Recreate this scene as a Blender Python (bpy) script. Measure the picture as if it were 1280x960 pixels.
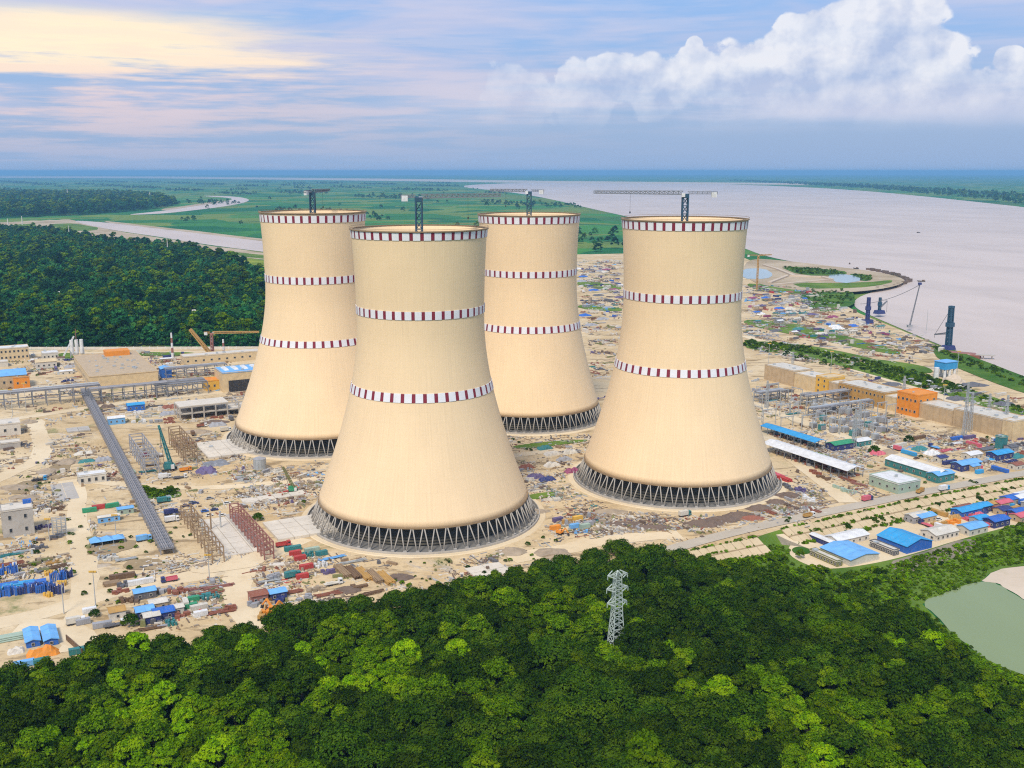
import bpy, math, random
import numpy as np
from mathutils import Vector, Matrix

R = math.radians
sc = bpy.context.scene
col = sc.collection
for o in list(bpy.data.objects):
    bpy.data.objects.remove(o)
random.seed(7)
rng = np.random.default_rng(11)

# ------------------------------------------------------------------ camera
CAM_H, FPX, HOR = 201.3, 1300.0, 214.0          # metres above the site, focal length and horizon row at 1280x960
PITCH = math.atan((480 - HOR) / FPX)
cam_d = bpy.data.cameras.new('camera')
cam = bpy.data.objects.new('camera', cam_d)
col.objects.link(cam)
cam.location = (0, 0, CAM_H)
cam.rotation_euler = (math.pi / 2 - PITCH, 0, 0)
cam_d.sensor_width = 36.0
cam_d.lens = 36.0 * FPX / 1280.0
cam_d.clip_start = 1.0
cam_d.clip_end = 150000.0
sc.camera = cam
sc.render.resolution_x, sc.render.resolution_y = 1024, 768

# ------------------------------------------------------------------ node helper
class X:
    """a socket with arithmetic"""
    def __init__(s, nt, sock): s.nt, s.s = nt, sock
    def _m(s, op, *o, clamp=False):
        n = s.nt.nodes.new('ShaderNodeMath'); n.operation = op; n.use_clamp = clamp
        for i, v in enumerate((s,) + o):
            if isinstance(v, X): s.nt.links.new(v.s, n.inputs[i])
            else: n.inputs[i].default_value = v
        return X(s.nt, n.outputs[0])
    def __add__(s, o): return s._m('ADD', o)
    __radd__ = __add__
    def __sub__(s, o): return s._m('SUBTRACT', o)
    def __rsub__(s, o): return (s * -1.0) + o
    def __mul__(s, o): return s._m('MULTIPLY', o)
    __rmul__ = __mul__
    def __truediv__(s, o): return s._m('DIVIDE', o)
    def __pow__(s, o): return s._m('POWER', o)
    def max(s, o): return s._m('MAXIMUM', o)
    def min(s, o): return s._m('MINIMUM', o)
    def smax(s, o, k): return s._m('SMOOTH_MAX', o, k)
    def abs(s): return s._m('ABSOLUTE')
    def sqrt(s): return s._m('SQRT')
    def clamp(s): return s._m('ADD', 0.0, clamp=True)
    def ramp(s, a, b, c=0.0, d=1.0, smooth=True):
        n = s.nt.nodes.new('ShaderNodeMapRange')
        n.interpolation_type = 'SMOOTHSTEP' if smooth else 'LINEAR'
        n.clamp = True
        s.nt.links.new(s.s, n.inputs[0])
        for i, v in zip((1, 2, 3, 4), (a, b, c, d)): n.inputs[i].default_value = v
        return X(s.nt, n.outputs[0])

def link_in(nt, sock, v):
    if isinstance(v, X): nt.links.new(v.s, sock)
    elif isinstance(v, (tuple, list)): sock.default_value = tuple(v) + ((1.0,) if len(v) == 3 and len(sock.default_value) == 4 else ())
    else: sock.default_value = v

def mixc(nt, fac, a, b, mode='MIX'):
    n = nt.nodes.new('ShaderNodeMix'); n.data_type = 'RGBA'; n.blend_type = mode
    link_in(nt, n.inputs[0], fac); link_in(nt, n.inputs[6], a); link_in(nt, n.inputs[7], b)
    return X(nt, n.outputs[2])

def noise(nt, vec, scale, detail=4.0, rough=0.55, w=None, dist=0.0, kind='FBM'):
    n = nt.nodes.new('ShaderNodeTexNoise'); n.noise_dimensions = '3D'
    n.inputs['Scale'].default_value = scale; n.inputs['Detail'].default_value = detail
    n.inputs['Roughness'].default_value = rough; n.inputs['Distortion'].default_value = dist
    if vec is not None: nt.links.new(vec.s, n.inputs['Vector'])
    return X(nt, n.outputs['Fac'])

def voro(nt, vec, scale, feat='F1', out='Distance', rand=1.0):
    n = nt.nodes.new('ShaderNodeTexVoronoi'); n.feature = feat
    n.inputs['Scale'].default_value = scale; n.inputs['Randomness'].default_value = rand
    if vec is not None: nt.links.new(vec.s, n.inputs['Vector'])
    return X(nt, n.outputs[out])

def comb(nt, x, y, z=0.0):
    n = nt.nodes.new('ShaderNodeCombineXYZ')
    for i, v in enumerate((x, y, z)): link_in(nt, n.inputs[i], v)
    return X(nt, n.outputs[0])

def sep(nt, v):
    n = nt.nodes.new('ShaderNodeSeparateXYZ'); nt.links.new(v.s, n.inputs[0])
    return [X(nt, n.outputs[i]) for i in range(3)]

def pixdir(px, py):
    """azimuth and elevation of a direction seen at a photograph pixel"""
    x, v = (px - 640) / FPX, (480 - py) / FPX
    cp, sp = math.cos(PITCH), math.sin(PITCH)
    y, z = cp + v * sp, -sp + v * cp
    return math.atan2(x, y), math.atan2(z, math.hypot(x, y))

# ------------------------------------------------------------------ sun and sky
SUN_EL, SUN_AZ = 51.0, -164.0        # degrees; azimuth from +Y towards +X (behind the camera, to the left)
EXPOSURE = 0.15
world = bpy.data.worlds.new('World'); sc.world = world
world.use_nodes = True
nt = world.node_tree; nt.nodes.clear()
STRENGTH = 0.1
tc = nt.nodes.new('ShaderNodeTexCoord')
dirv = X(nt, tc.outputs['Generated'])
dx, dy, dz = sep(nt, dirv)
az = dx._m('ARCTAN2', dy)
el = dz._m('ARCSINE')
sky = nt.nodes.new('ShaderNodeTexSky'); sky.sky_type = 'NISHITA'; sky.sun_disc = False
sky.sun_elevation = R(SUN_EL); sky.sun_rotation = R(SUN_AZ)
sky.altitude = 0; sky.air_density = 1.2; sky.dust_density = 1.5; sky.ozone_density = 2.0
skyc = X(nt, sky.outputs[0])
def L(r, g, b, k=1.0):
    """sRGB 0-255 to linear, in units of the background strength"""
    f = lambda c: ((c / 255 + 0.055) / 1.055) ** 2.4 if c > 10 else c / 255 / 12.92
    return tuple(f(c) * k for c in (r, g, b))
K = 0.9 / STRENGTH
# the overcast veil: an even thin layer, bluer near the horizon, paler higher up
def noise2(vec, scale, detail, rough=.55, dist=0.0):
    n = nt.nodes.new('ShaderNodeTexNoise'); n.noise_dimensions = '2D'
    n.inputs['Scale'].default_value = scale; n.inputs['Detail'].default_value = detail
    n.inputs['Roughness'].default_value = rough; n.inputs['Distortion'].default_value = dist
    nt.links.new(vec.s, n.inputs['Vector']); return X(nt, n.outputs['Fac'])
def voro2(vec, scale):
    n = nt.nodes.new('ShaderNodeTexVoronoi'); n.voronoi_dimensions = '2D'; n.inputs['Scale'].default_value = scale
    nt.links.new(vec.s, n.inputs['Vector']); return X(nt, n.outputs['Distance'])
veil = mixc(nt, el.ramp(0.0, 0.17), L(158, 184, 222, K), L(150, 190, 244, K))
base = mixc(nt, 0.88, skyc, veil)
# stratus streaks
st = noise2(comb(nt, az * 2.0, el * 14.0), 2.3, 4.0, 0.56, dist=0.3)
st2 = noise2(comb(nt, az * 4.5 + 3.0, el * 55.0), 1.6, 5.0, 0.6)
left = az.ramp(0.15, -0.42)
a1 = st.ramp(0.34, 0.68) * el.ramp(0.02, 0.1) * (0.5 + left * 0.5)
base = mixc(nt, a1 * 0.85, base, L(212, 209, 230, K))
bank = el.ramp(pixdir(640, 168)[1], pixdir(640, 140)[1]) * el.ramp(pixdir(640, 80)[1], pixdir(640, 118)[1]) * az.ramp(-0.2, 0.1)
base = mixc(nt, bank * st.ramp(0.25, 0.55) * 0.75, base, L(208, 213, 234, K))
a2 = st2.ramp(0.42, 0.7) * el.ramp(0.03, 0.07)
base = mixc(nt, a2 * 0.22, base, L(224, 220, 236, K))
# light of the low sun behind the left hand clouds
ga, ge = pixdir(20, 52)
wob = st2 - 0.5
gx = (az - ga) / 0.25
gy = (el - ge + wob * 0.035 + (st - 0.5) * 0.03) / 0.030
glow = ((gx * gx + gy * gy) * -1.0)._m('EXPONENT')
glow = (glow * (0.8 + wob * 1.7)).ramp(0.1, 0.62)
base = mixc(nt, glow, base, L(255, 238, 208, K * 1.08))
pk = (((az - ga) / 0.36) ** 2.0 + ((el - ge + 0.045) / 0.06) ** 2.0)
pk = (pk * -1.0)._m('EXPONENT')
base = mixc(nt, pk * st2.ramp(0.36, 0.62) * 0.6, base, L(246, 218, 214, K))
# the cumulus bank
BL = [(1095, 66, 80), (1010, 84, 58), (1132, 24, 50), (1170, 60, 28), (990, 46, 30), (1075, 20, 34), (1035, 44, 38), (930, 106, 52), (868, 54, 12), (868, 78, 26), (822, 108, 44), (768, 98, 32), (730, 116, 48),
      (1120, 112, 80), (1262, 132, 52), (1262, 74, 18), (960, 128, 84), (1190, 134, 56), (650, 126, 52)]
n1 = noise2(comb(nt, az, el * 1.15), 15.0, 6.0, 0.6) - 0.5
pv = comb(nt, az + n1 * 0.035, el * 1.1 + n1 * 0.03)
v1 = voro2(pv, 30.0) - 0.45
v2 = voro2(pv, 68.0) - 0.45
dn = None
pe = comb(nt, az, el, 0.0)
for (px, py, rp) in BL:
    a, e = pixdir(px, py); r = rp / FPX
    q = nt.nodes.new('ShaderNodeVectorMath'); q.operation = 'MULTIPLY_ADD'; nt.links.new(pe.s, q.inputs[0])
    q.inputs[1].default_value = (1 / r, 1 / (r * 0.9), 0); q.inputs[2].default_value = (-a / r, -e / (r * 0.9), 0)
    w = nt.nodes.new('ShaderNodeVectorMath'); w.operation = 'LENGTH'; nt.links.new(q.outputs[0], w.inputs[0])
    b = X(nt, w.outputs['Value'])
    dn = b if dn is None else dn._m('SMOOTH_MIN', b, 0.25)
dn = 1.0 - dn
puff = n1 * 0.75 - v1 * 0.38 - v2 * 0.20
d0 = dn + puff
soft = el.ramp(pixdir(640, 176)[1], pixdir(640, 86)[1])
faint = az.ramp(-0.12, 0.16)
alpha = d0.ramp(0.0, 0.14) * soft * (0.2 + faint * 0.8)
# sunlit crests, bluish hollows, duller towards the flat base
n1b = noise2(comb(nt, az - 0.010, el * 1.15 + 0.014), 15.0, 4.0, 0.6) - 0.5
lit = 0.44 + (n1 - n1b) * 2.2 - v1 * 0.34 - v2 * 0.22 + el.ramp(0.05, 0.14) * 0.34 - d0.ramp(0.25, 1.1) * 0.12
shade = mixc(nt, lit.ramp(0.1, 0.95, smooth=False), L(182, 197, 228, K), L(246, 246, 250, K))
base = mixc(nt, alpha * 0.82, base, shade)
base = mixc(nt, el.ramp(0.045, 0.0) * 0.6, base, L(156, 182, 221, K))
bg = nt.nodes.new('ShaderNodeBackground'); bg.inputs[1].default_value = STRENGTH
nt.links.new(base.s, bg.inputs[0])
wo = nt.nodes.new('ShaderNodeOutputWorld'); nt.links.new(bg.outputs[0], wo.inputs[0])
world.cycles.sampling_method = 'NONE'

sun_d = bpy.data.lights.new('sun', 'SUN')
sun_d.energy = 3.0; sun_d.angle = R(14); sun_d.color = (1.0, 0.93, 0.82)
sun = bpy.data.objects.new('sun', sun_d); col.objects.link(sun)
sdir = Vector((math.sin(R(SUN_AZ)) * math.cos(R(SUN_EL)), math.cos(R(SUN_AZ)) * math.cos(R(SUN_EL)), math.sin(R(SUN_EL))))
sun.rotation_euler = (-sdir).to_track_quat('-Z', 'Y').to_euler()
sun.location = sdir * 900

sc.view_settings.view_transform = 'Standard'; sc.view_settings.look = 'None'
sc.view_settings.exposure = EXPOSURE; sc.view_settings.gamma = 1.0
sc.view_settings.use_curve_mapping = False
sc.cycles.use_denoising = False; sc.cycles.denoising_prefilter = 'ACCURATE'; sc.cycles.filter_width = 1.15
sc.cycles.max_bounces = 5; sc.cycles.diffuse_bounces = 2; sc.cycles.glossy_bounces = 2
sc.cycles.transmission_bounces = 2; sc.cycles.volume_bounces = 0; sc.cycles.transparent_max_bounces = 4
sc.cycles.caustics_reflective = False; sc.cycles.caustics_refractive = False
sc.cycles.use_fast_gi = False; sc.cycles.sample_clamp_indirect = 4.0

# ------------------------------------------------------------------ pixels to places, meshes, objects
LOW = -5.0                                       # level of the plain, the river and the wood; the site is filled up to 0
def G(px, py, z=0.0):
    x, v = (px - 640) / FPX, (480 - py) / FPX
    cp, sp = math.cos(PITCH), math.sin(PITCH)
    y, dzz = cp + v * sp, -sp + v * cp
    t = (z - CAM_H) / dzz
    return Vector((x * t, y * t, z))
def PIX(p):
    cp, sp = math.cos(PITCH), math.sin(PITCH)
    z = p[2] - CAM_H
    d = p[1] * cp - z * sp; v = p[1] * sp + z * cp
    return 640 + FPX * p[0] / d, 480 - FPX * v / d

class MB:
    def __init__(s): s.v, s.f, s.m = [], [], []
    def poly(s, pts, mi=0):
        n = len(s.v); s.v += [tuple(p) for p in pts]; s.f.append(tuple(range(n, n + len(pts)))); s.m.append(mi); return s
    def box(s, c, d, rz=0.0, mi=0, taper=1.0):
        """c = centre of the BOTTOM face, d = size"""
        n = len(s.v); cs, sn = math.cos(rz), math.sin(rz)
        for k, (zz, t) in enumerate(((0, 1.0), (d[2], taper))):
            for a, b in ((-1, -1), (1, -1), (1, 1), (-1, 1)):
                x, y = a * d[0] / 2 * t, b * d[1] / 2 * t
                s.v.append((c[0] + x * cs - y * sn, c[1] + x * sn + y * cs, c[2] + zz))
        for q in ((3, 2, 1, 0), (4, 5, 6, 7), (0, 1, 5, 4), (1, 2, 6, 5), (2, 3, 7, 6), (3, 0, 4, 7)):
            s.f.append(tuple(n + i for i in q)); s.m.append(mi)
        return s
    def beam(s, p0, p1, w, h=None, mi=0, n=4, r1=None):
        p0, p1 = Vector(p0), Vector(p1); d = p1 - p0
        if d.length < 1e-6: return s
        d.normalize(); up = Vector((0, 0, 1)) if abs(d.z) < 0.95 else Vector((0, 1, 0))
        a = d.cross(up).normalized(); b = a.cross(d).normalized(); h = h or w
        k = len(s.v); r = 0.5 if n > 4 else 0.7071
        for p, q in ((p0, 1.0), (p1, (r1 / w) if r1 else 1.0)):
            for i in range(n):
                t = 2 * math.pi * (i + 0.5) / n
                s.v.append(tuple(p + a * (math.cos(t) * w * r * q) + b * (math.sin(t) * h * r * q)))
        for i in range(n):
            j = (i + 1) % n
            s.f.append((k + i, k + j, k + n + j, k + n + i)); s.m.append(mi)
        s.f.append(tuple(k + n + i for i in range(n))); s.m.append(mi)
        s.f.append(tuple(k + n - 1 - i for i in range(n))); s.m.append(mi)
        return s
    def cyl(s, p0, p1, w, mi=0, n=10, r1=None): return s.beam(p0, p1, w, None, mi, n, r1)
    def gable(s, c, d, rise, rz=0.0, over=0.4, mi=0, th=0.25):
        """gable roof over a box: c = centre at eaves height, ridge along local x"""
        cs, sn = math.cos(rz), math.sin(rz); n = len(s.v)
        lx, ly = d[0] / 2 + over, d[1] / 2 + over
        for off in (0, th):
            for (x, y, z) in ((-lx, -ly, 0), (lx, -ly, 0), (lx, 0, rise), (-lx, 0, rise), (-lx, ly, 0), (lx, ly, 0)):
                s.v.append((c[0] + x * cs - y * sn, c[1] + x * sn + y * cs, c[2] + z + off))
        for q in ((6, 7, 8, 9), (9, 8, 11, 10), (3, 2, 1, 0), (4, 5, 2, 3), (0, 1, 7, 6), (5, 4, 10, 11), (0, 6, 9, 3), (3, 9, 10, 4), (1, 2, 8, 7), (2, 5, 11, 8)):
            s.f.append(tuple(n + i for i in q)); s.m.append(mi)
        return s
    def mesh(s, name, mats, smooth=False):
        me = bpy.data.meshes.new(name); me.from_pydata(s.v, [], s.f)
        mats = mats if isinstance(mats, (list, tuple)) else [mats]
        for m in mats: me.materials.append(MAT(m))
        if len(mats) > 1: me.polygons.foreach_set('material_index', s.m)
        if smooth: me.polygons.foreach_set('use_smooth', [True] * len(s.f))
        me.update(); return me
    def build(s, name, mats, parent=None, loc=None, rz=0.0, smooth=False):
        return put(name, s.mesh(name, mats, smooth), parent, loc, rz)

def put(name, me, parent=None, loc=None, rz=0.0):
    o = bpy.data.objects.new(name, me); col.objects.link(o)
    if parent is not None: o.parent = parent
    if loc is not None: o.location = loc
    if rz: o.rotation_euler = (0, 0, rz)
    return o
LABELLED = []
def tag(o, label=None, cat=None, group=None, kind=None):
    if label: o['label'] = label; LABELLED.append(o)
    if cat: o['category'] = cat
    if group: o['group'] = group
    if kind: o['kind'] = kind
    return o
def thing(name, label, cat, loc, rz=0.0, group=None):
    o = bpy.data.objects.new(name, None); col.objects.link(o); o.empty_display_size = 1.0
    o.location = loc; o.rotation_euler = (0, 0, rz)
    return tag(o, label, cat, group)

# ------------------------------------------------------------------ materials
_M = {}
def MAT(n):
    return n if isinstance(n, bpy.types.Material) else _M[n]
def new_mat(name):
    m = bpy.data.materials.new(name); m.use_nodes = True; _M[name] = m
    t = m.node_tree; b = t.nodes['Principled BSDF']
    return m, t, b
def pos(t):
    g = t.nodes.new('ShaderNodeNewGeometry'); return X(t, g.outputs['Position'])
def objc(t):
    g = t.nodes.new('ShaderNodeTexCoord'); return X(t, g.outputs['Object'])
def orand(t):
    g = t.nodes.new('ShaderNodeObjectInfo'); return X(t, g.outputs['Random'])
def attr(t, n):
    g = t.nodes.new('ShaderNodeAttribute'); g.attribute_name = n; return X(t, g.outputs['Fac'])
def bump(t, b, h, strength=0.4, dist=0.2):
    n = t.nodes.new('ShaderNodeBump'); n.inputs['Strength'].default_value = strength; n.inputs['Distance'].default_value = dist
    t.links.new(h.s, n.inputs['Height']); t.links.new(n.outputs[0], b.inputs['Normal'])

def paint(name, c, rough=0.65, var=0.35, scale=0.25, dirt=0.5, dirtc=(0.33, 0.25, 0.16), metal=0.0):
    """weathered paint, steel, concrete: colour, mottling and dust"""
    m, t, b = new_mat(name)
    p = pos(t)
    n1 = noise(t, p, scale, 5, 0.6); n2 = noise(t, p, scale * 6, 3, 0.6)
    v = (n1 - 0.5) * (2 * var) + 1.0
    cc = mixc(t, 1.0, c, comb(t, v, v, v), 'MULTIPLY')
    cc = mixc(t, n2.ramp(0.5, 0.75) * dirt, cc, dirtc)
    t.links.new(cc.s, b.inputs['Base Color'])
    b.inputs['Roughness'].default_value = rough; b.inputs['Metallic'].default_value = metal
    return m

for n, c in dict(white=(.72, .71, .68), offwhite=(.62, .57, .47), cream=(.66, .5, .28), yellow=(.72, .42, .06), orange=(.78, .27, .02), blue=(.02, .13, .48),
                 lightblue=(.16, .42, .74), navy=(.025, .04, .16), teal=(.03, .2, .2), green=(.03, .28, .13), red=(.48, .045, .04), pink=(.62, .12, .16), rust=(.27, .09, .05),
                 brown=(.16, .09, .045), grey=(.33, .33, .34), darkgrey=(.12, .12, .13), black=(.025, .025, .028), purple=(.12, .09, .2), tan=(.52, .38, .22), pale=(.66, .6, .5),
                 palegreen=(.36, .46, .36), magenta=(.28, .06, .13), sky=(.03, .32, .62), ochre=(.48, .27, .07), olive=(.2, .2, .07)).items():
    paint(n, c)
paint('concrete', (.46, .42, .36), .85, .3, .12, .35, (.3, .24, .17))
paint('slab', (.66, .59, .48), .9, .25, .09, .4, (.42, .33, .22))
paint('darkconcrete', (.2, .19, .17), .9, .35, .2, .3)
paint('steel', (.25, .26, .28), .5, .3, .3, .25, metal=0.3)
paint('galv', (.52, .54, .53), .5, .25, .4, .2, metal=0.4)
paint('pylonpaint', (.46, .52, .45), .5, .2, .5, .15)
paint('redsteel', (.31, .13, .10), .6, .3, .3, .3)
paint('asphalt', (.48, .41, .31), .9, .25, .06, .5, (.45, .36, .25))
paint('glass', (.03, .04, .05), .15, .3, .2, .1)
paint('timber', (.3, .2, .11), .85, .4, .3, .3)
paint('craneblue', (.025, .08, .13), .5, .3, .4, .1)  # dark blue crane paint
paint('gallery', (.29, .28, .285), .8, .35, .3, .35, (.32, .28, .24))
paint('rubble', (.36, .28, .19), .95, .45, .2, .3)
paint('darkrubble', (.16, .11, .08), .95, .45, .2, .3)

# tower shell: cream paint with faint vertical formwork ribs and lift joints
m, t, b = new_mat('shell')
oc = objc(t); ox, oy, oz = sep(t, oc)
ang = ox._m('ARCTAN2', oy)
rib = (ang * 168.0)._m('SINE')
n1 = noise(t, comb(t, ang * 26.0, oz * 0.012, 0.0), 2.2, 5, 0.65)
n2 = noise(t, oc, 0.035, 4, 0.55)
n4 = noise(t, comb(t, ang * 70.0, oz * 0.02, 3.0), 1.0, 4, 0.7)
streak = noise(t, comb(t, ang * 34.0, oz * 0.02, 7.0), 1.0, 4, 0.6).ramp(0.55, 0.8)
lift = (oz * (1 / 6.0))._m('FRACT').ramp(0.0, 0.06, 1.0, 0.0)
v = 1.0 + (n1 - 0.5) * 0.22 + (n2 - 0.5) * 0.16 + rib * 0.008 - lift * 0.045 - streak * 0.09 + (n4 - 0.5) * 0.1
cc = mixc(t, 1.0, (.86, .635, .375), comb(t, v, v, v), 'MULTIPLY')
t.links.new(cc.s, b.inputs['Base Color']); b.inputs['Roughness'].default_value = .8
bump(t, b, rib * 0.05 + n2, 0.3, 0.5)
paint('bandwhite', (.78, .76, .76), .7, .12, .2, .12, (.5, .42, .36))
paint('bandred', (.22, .010, .028), .7, .25, .2, .1)
paint('column', (.40, .36, .30), .85, .2, .4, .2)
paint('fill', (.085, .075, .055), .95, .5, .3, .4, (.11, .1, .06))  # fill packing, its dark tone carrying the shade behind the columns
paint('rim', (.3, .2, .1), .8, .3, .4, .3)

# plain, farmland
m, t, b = new_mat('ground')
p = pos(t); px_, py_, pz_ = sep(t, p)
pw = comb(t, px_ + (noise(t, p, 0.0011, 3) - 0.5) * 600, py_ + (noise(t, p, 0.0013, 3) - 0.5) * 600, 0.0)
cell = voro(t, pw, 0.0042, 'F1', 'Color')
cs = t.nodes.new('ShaderNodeSeparateColor'); t.links.new(cell.s, cs.inputs[0])
f1, f2 = X(t, cs.outputs[0]), X(t, cs.outputs[1])
big = noise(t, p, 0.00045, 6, 0.6)
mid = noise(t, p, 0.004, 6, 0.65)
fine = noise(t, p, 0.03, 5, 0.7)
c1 = mixc(t, f1, (.018, .13, .04), (.07, .24, .045))
c1 = mixc(t, f2.ramp(.45, .7) * 0.75, c1, (.22, .27, .05))
c1 = mixc(t, mid.ramp(.56, .7) * 0.75, c1, (.008, .065, .03))
c1 = mixc(t, big.ramp(.55, .66) * 0.8, c1, (.012, .095, .045))
c1 = mixc(t, noise(t, p, 0.0021, 7, 0.7).ramp(.62, .7) * 0.65, c1, (.3, .27, .17))
c1 = mixc(t, fine.ramp(.4, .75) * 0.4, c1, (.01, .05, .02))
t.links.new(c1.s, b.inputs['Base Color']); b.inputs['Roughness'].default_value = 1.0
b.inputs['Specular IOR Level'].default_value = 0.05

# filled site soil: sand, wheel tracks, damp patches, weeds
m, t, b = new_mat('soil')
p = pos(t); px_, py_, pz_ = sep(t, p)
n1 = noise(t, p, 0.012, 7, 0.62); n2 = noise(t, p, 0.06, 6, 0.68); n3 = noise(t, p, 0.35, 5, 0.7)
n5 = noise(t, comb(t, px_ * 0.35 + py_ * 0.05, py_ - px_ * 0.12, 0.0), 0.09, 5, 0.65, dist=0.6)
c1 = mixc(t, n1.ramp(.3, .72), (.56, .40, .205), (.70, .545, .33))
c1 = mixc(t, n2.ramp(.52, .75) * .6, c1, (.36, .24, .12))
c1 = mixc(t, n2.ramp(.5, .28) * .55, c1, (.78, .64, .43))
c1 = mixc(t, n5.ramp(.53, .64) * .7, c1, (.23, .155, .08))
c1 = mixc(t, n3.ramp(.54, .72) * .6, c1, (.22, .165, .1))
c1 = mixc(t, noise(t, p, 0.018, 6, .7).ramp(.59, .68) * n2.ramp(.35, .6) * .75, c1, (.17, .2, .06))
c1 = mixc(t, noise(t, p, 0.026, 6, .7, dist=1.0).ramp(.6, .68) * .6, c1, (.4, .37, .34))
t.links.new(c1.s, b.inputs['Base Color']); b.inputs['Roughness'].default_value = .95
b.inputs['Specular IOR Level'].default_value = 0.1
bump(t, b, n2 + n3 * 0.4, 0.8, 1.2)
def soilish(name, ca, cb, s=0.03, cd=None, rough=.95):
    m, t, b = new_mat(name); p = pos(t)
    n1 = noise(t, p, s, 6, .62); n2 = noise(t, p, s * 9, 5, .7)
    c1 = mixc(t, n1.ramp(.3, .7), ca, cb)
    c1 = mixc(t, n2.ramp(.5, .78) * .5, c1, cd or tuple(k * .55 for k in ca))
    t.links.new(c1.s, b.inputs['Base Color']); b.inputs['Roughness'].default_value = rough
    b.inputs['Specular IOR Level'].default_value = 0.1
    bump(t, b, n2, 0.6, 0.6)
soilish('track', (.66, .51, .31), (.76, .62, .41), .02, (.52, .39, .23))
soilish('sand', (.55, .44, .32), (.66, .54, .40), .01, (.42, .36, .22))
soilish('mud', (.36, .27, .16), (.55, .44, .30), .008, (.2, .2, .08))
soilish('grass', (.035, .11, .012), (.12, .2, .025), .03, (.02, .05, .01))
soilish('rough_grass', (.06, .13, .015), (.17, .25, .035), .02, (.16, .16, .06))
soilish('meadow', (.16, .22, .02), (.3, .33, .04), .02, (.1, .16, .02))
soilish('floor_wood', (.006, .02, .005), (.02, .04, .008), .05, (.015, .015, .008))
soilish('darksand', (.30, .22, .12), (.42, .31, .18), .03, (.2, .15, .08))
soilish('slope_grey', (.2, .18, .13), (.34, .28, .2), .08, (.09, .12, .03))
soilish('revet', (.55, .42, .24), (.66, .52, .33), .03, (.42, .32, .18))

def water(name, c, rough, sc_, st):
    m, t, b = new_mat(name); p = pos(t)
    n1 = noise(t, p, sc_, 4, .6); n0 = noise(t, p, 0.0012, 4, .6)
    n7 = noise(t, comb(t, sep(t, p)[0] * 0.0022 + sep(t, p)[1] * 0.0012, sep(t, p)[1] * 0.0009 - sep(t, p)[0] * 0.0004, 0.0), 2.0, 5, .62, dist=.8)
    cc = mixc(t, (n0 * .4 + n7 * .6).ramp(.35, .65), tuple(k * .9 for k in c), tuple(min(1, k * 1.08) for k in c))
    t.links.new(cc.s, b.inputs['Base Color']); b.inputs['Roughness'].default_value = rough
    b.inputs['IOR'].default_value = 1.33; b.inputs['Specular IOR Level'].default_value = 0.35
    bump(t, b, n1, st, 1.0)
water('river_water', (.59, .485, .405), .5, 0.03, 0.03)
water('pond_water', (.25, .305, .135), .12, 0.15, 0.05)
water('basin_water', (.3, .42, .45), .12, 0.15, 0.05)

def foliage(name, ca, cb, cc_, patch=False):
    m, t, b = new_mat(name)
    r = orand(t); lf = attr(t, 'leaf'); lo = attr(t, 'lobe')
    c = mixc(t, lf, ca, cb)
    c = mixc(t, lo.ramp(.55, 1.0) * .6, c, cc_)
    v = 0.55 + r * 0.85
    if patch: v = v * noise(t, pos(t), 0.009, 2.0, .6).ramp(.3, .7, .55, 1.5)
    c = mixc(t, 1.0, c, comb(t, v, v, v), 'MULTIPLY')
    t.links.new(c.s, b.inputs['Base Color']); b.inputs['Roughness'].default_value = .75
    b.inputs['Specular IOR Level'].default_value = 0.0
    tr = t.nodes.new('ShaderNodeBsdfTranslucent'); t.links.new(c.s, tr.inputs[0])
    mx = t.nodes.new('ShaderNodeMixShader'); mx.inputs[0].default_value = .25
    out = t.nodes['Material Output']
    t.links.new(b.outputs[0], mx.inputs[1]); t.links.new(tr.outputs[0], mx.inputs[2]); t.links.new(mx.outputs[0], out.inputs[0])
foliage('leaf_dark', (.016, .046, .003), (.056, .115, .005), (.105, .165, .006))
foliage('leaf_mid', (.038, .10, .002), (.135, .235, .004), (.235, .31, .005))
foliage('leaf_lime', (.085, .20, .0015), (.21, .37, .003), (.32, .44, .004))
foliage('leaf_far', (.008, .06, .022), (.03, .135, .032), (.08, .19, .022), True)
foliage('leaf_reed', (.07, .19, .004), (.2, .36, .006), (.3, .42, .01))
paint('bark', (.09, .065, .045), .9, .3, .5, .1)
# ------------------------------------------------------------------ the setting: plain, river, site
def inpoly(x, y, poly):
    c = False; j = len(poly) - 1
    for i in range(len(poly)):
        xi, yi = poly[i]; xj, yj = poly[j]
        if (yi > y) != (yj > y) and x < (xj - xi) * (y - yi) / (yj - yi) + xi: c = not c
        j = i
    return c
def smooth_poly(pts, it=2):
    for _ in range(it):
        q = []
        for i in range(len(pts)):
            a, b = pts[i], pts[(i + 1) % len(pts)]
            q += [(a[0] * .75 + b[0] * .25, a[1] * .75 + b[1] * .25), (a[0] * .25 + b[0] * .75, a[1] * .25 + b[1] * .75)]
        pts = q
    return pts
def sheet(name, pts, z, mat, kind='structure', smooth=0, jag=0.0, parent=None):
    if smooth: pts = smooth_poly(pts, smooth)
    if jag: pts = [(x + random.uniform(-jag, jag), y + random.uniform(-jag, jag) * .25) for x, y in pts]
    o = MB().poly([G(x, y, z) for x, y in pts]).build(name, mat, parent)
    me = o.data
    if me.polygons[0].normal.z < 0: me.flip_normals()
    return tag(o, kind=kind)
RG = 60000.0
gm = MB().poly([(RG * math.cos(2 * math.pi * i / 128), RG * math.sin(2 * math.pi * i / 128), LOW) for i in range(128)])
tag(gm.build('ground', 'ground'), kind='structure')

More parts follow.
